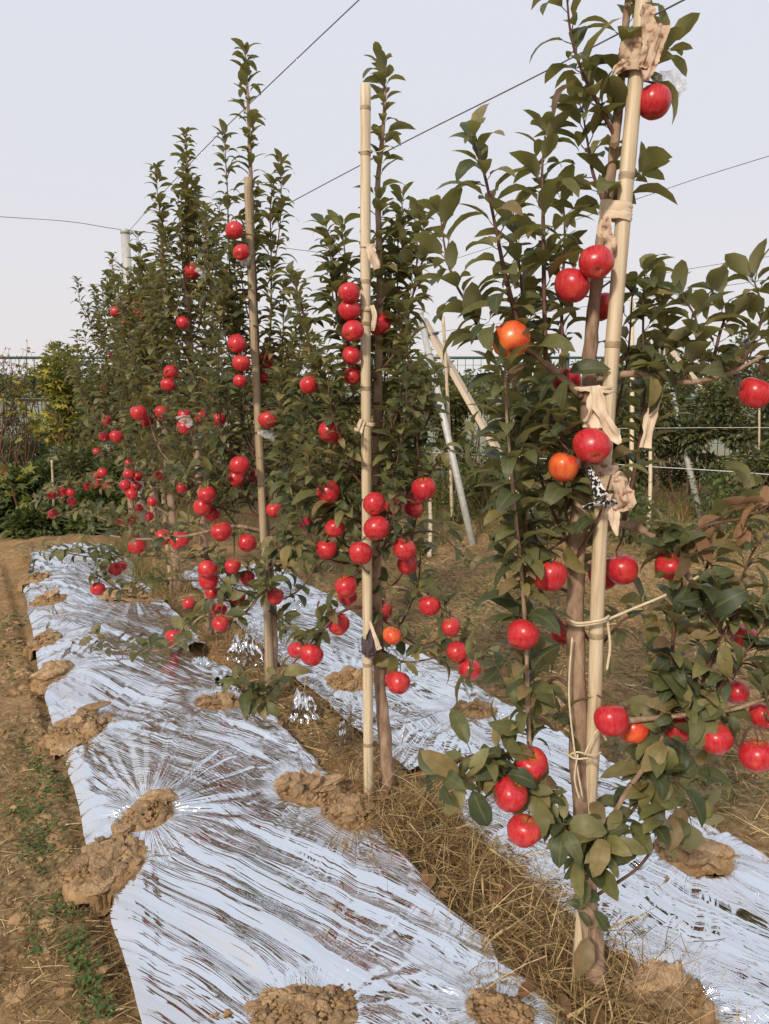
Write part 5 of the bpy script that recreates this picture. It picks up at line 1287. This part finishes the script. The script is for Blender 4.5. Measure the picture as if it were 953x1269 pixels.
for k in range(46):      # tussocks scattered over the alley
    cx_ = random.uniform(-.6, 4.4); cy_ = random.uniform(5.0, 8.2); ss_, ll_ = torow(cx_, cy_)
    if ll_ < 1.1: continue
    for i in range(60): blade(Vector((cx_+random.gauss(0, .10), cy_+random.gauss(0, .10), gz(cx_, cy_)-.01)), Vector((random.gauss(0, .5), random.gauss(0, .5), 1)), random.uniform(.08, .32), random.uniform(.003, .006), items)
for i in range(420):     # dry tuft at the far trunk
    c = random.choice([(175, 720), (160, 705), (205, 735), (190, 715)]); p = gp(c[0]+random.gauss(0, 14), c[1]+random.gauss(0, 8)); blade(p, Vector((random.gauss(0, .35), random.gauss(0, .35), 1)), random.uniform(.12, .34), .004, items)
o = link('tall_dry_grass', foliage_mesh('tall_dry_grass', items, BLADE, M['tallgrass'])); o['kind'] = 'stuff'; o['label'] = 'tall dry grass along the far side of the alley'; o['category'] = 'grass'

# ------------------------------------------------------------------ green mesh fence
FY = 12.0; ztop = 1.83; zmid = 1.19
fe = thing('mesh_fence', 'green welded mesh fence with posts behind the shrubs', 'fence', (0, FY, 0))
for i in range(7):
    x0 = -9.2+3.0*i
    mb = MB(); box(mb, (x0, FY, .95), .055, .055, 1.9); link('post', mb.mesh('post', False), M['green_metal'], fe)
    if i == 6: break
    for z_ in (ztop, zmid, .12):
        mb = MB(); box(mb, (x0+1.5, FY-.03, z_), 2.99, .035, .04 if z_ > .2 else .03); link('rail', mb.mesh('rail', False), M['green_metal'], fe)
    mb = MB()
    for k in range(1, 25): box(mb, (x0+k*.12, FY, .95), .008, .008, 1.74)
    for k in range(1, 9): box(mb, (x0+1.5, FY+.008, .12+k*.2), 2.98, .006, .006)
    o = link('wire_mesh', mb.mesh('wire_mesh', False), M['green_metal'], fe); o['kind'] = 'stuff'
for (x_, y_, lab) in ((-6.6, 13.6, 'low weedy shrub just beyond the fence mesh at the path end'), (-7.9, 14.2, 'low weedy shrub beyond the fence farther from the vine'), (-5.0, 13.8, 'low weedy shrub beyond the fence behind the yellowing vine'), (-9.2, 15.0, 'low weedy shrub far along the outside of the fence')):
    shrub('weedy_shrub', lab, 'shrub', (x_, y_), .9, .5, .92, 2600, .10, SMALL, 'bush', 'low shrubs beyond the fence', stems=2, z0=.0)
# bare twiggy growth over the fence top
for (bx, lab) in ((-6.1, 'bare twiggy shrub with withered brown leaves over the fence corner'), (-5.5, 'bare twiggy shrub with withered brown leaves beside the yellowing vine')):
    e = thing('bare_shrub', lab, 'shrub', (bx, 11.75, 0), 'bare shrubs over the fence'); items = []
    for k in range(16):
        P_, r_ = smooth_path([Vector((bx+random.uniform(-.1, .1), 11.75, 0)), Vector((bx+random.uniform(-.3, .3), 11.75+random.uniform(-.1, .1), 1.0)), Vector((bx+random.uniform(-.55, .55), 11.75+random.uniform(-.15, .1), random.uniform(1.6, 2.12)))], [.009, .006, .002], 6)
        mb = MB(); tube(mb, P_, r_, 5); link('twig', mb.mesh('twig'), M['twig'], e)
        for q in P_[6:]:
            for j in range(2):
                d = Vector((random.gauss(0, 1), random.gauss(0, 1), random.gauss(-.3, .6))); items.append((random.randrange(4), frame(d, UP, random.uniform(.03, .07), random.uniform(-1, 1)), tuple(q), random.random()))
    o = link('foliage', foliage_mesh('foliage', items, SMALL, M['leaf_dry']), None, e); o['kind'] = 'stuff'
# distant trees beyond the field
for (x_, y_, rx, h) in ((-24, 58, 5, 1.5), (-36, 64, 7, 1.9), (-10, 62, 6, 1.6), (6, 60, 6, 1.7), (20, 58, 6, 1.9), (34, 62, 7, 2.2), (-30, 57, 2, 2.3)):
    shrub('distant_tree', 'low tree far across the field behind the fence', 'tree', (x_, y_), rx, 2, h, 1500, .45, SMALL, 'bush_dark', 'far trees across the field', z0=.2, stems=3)
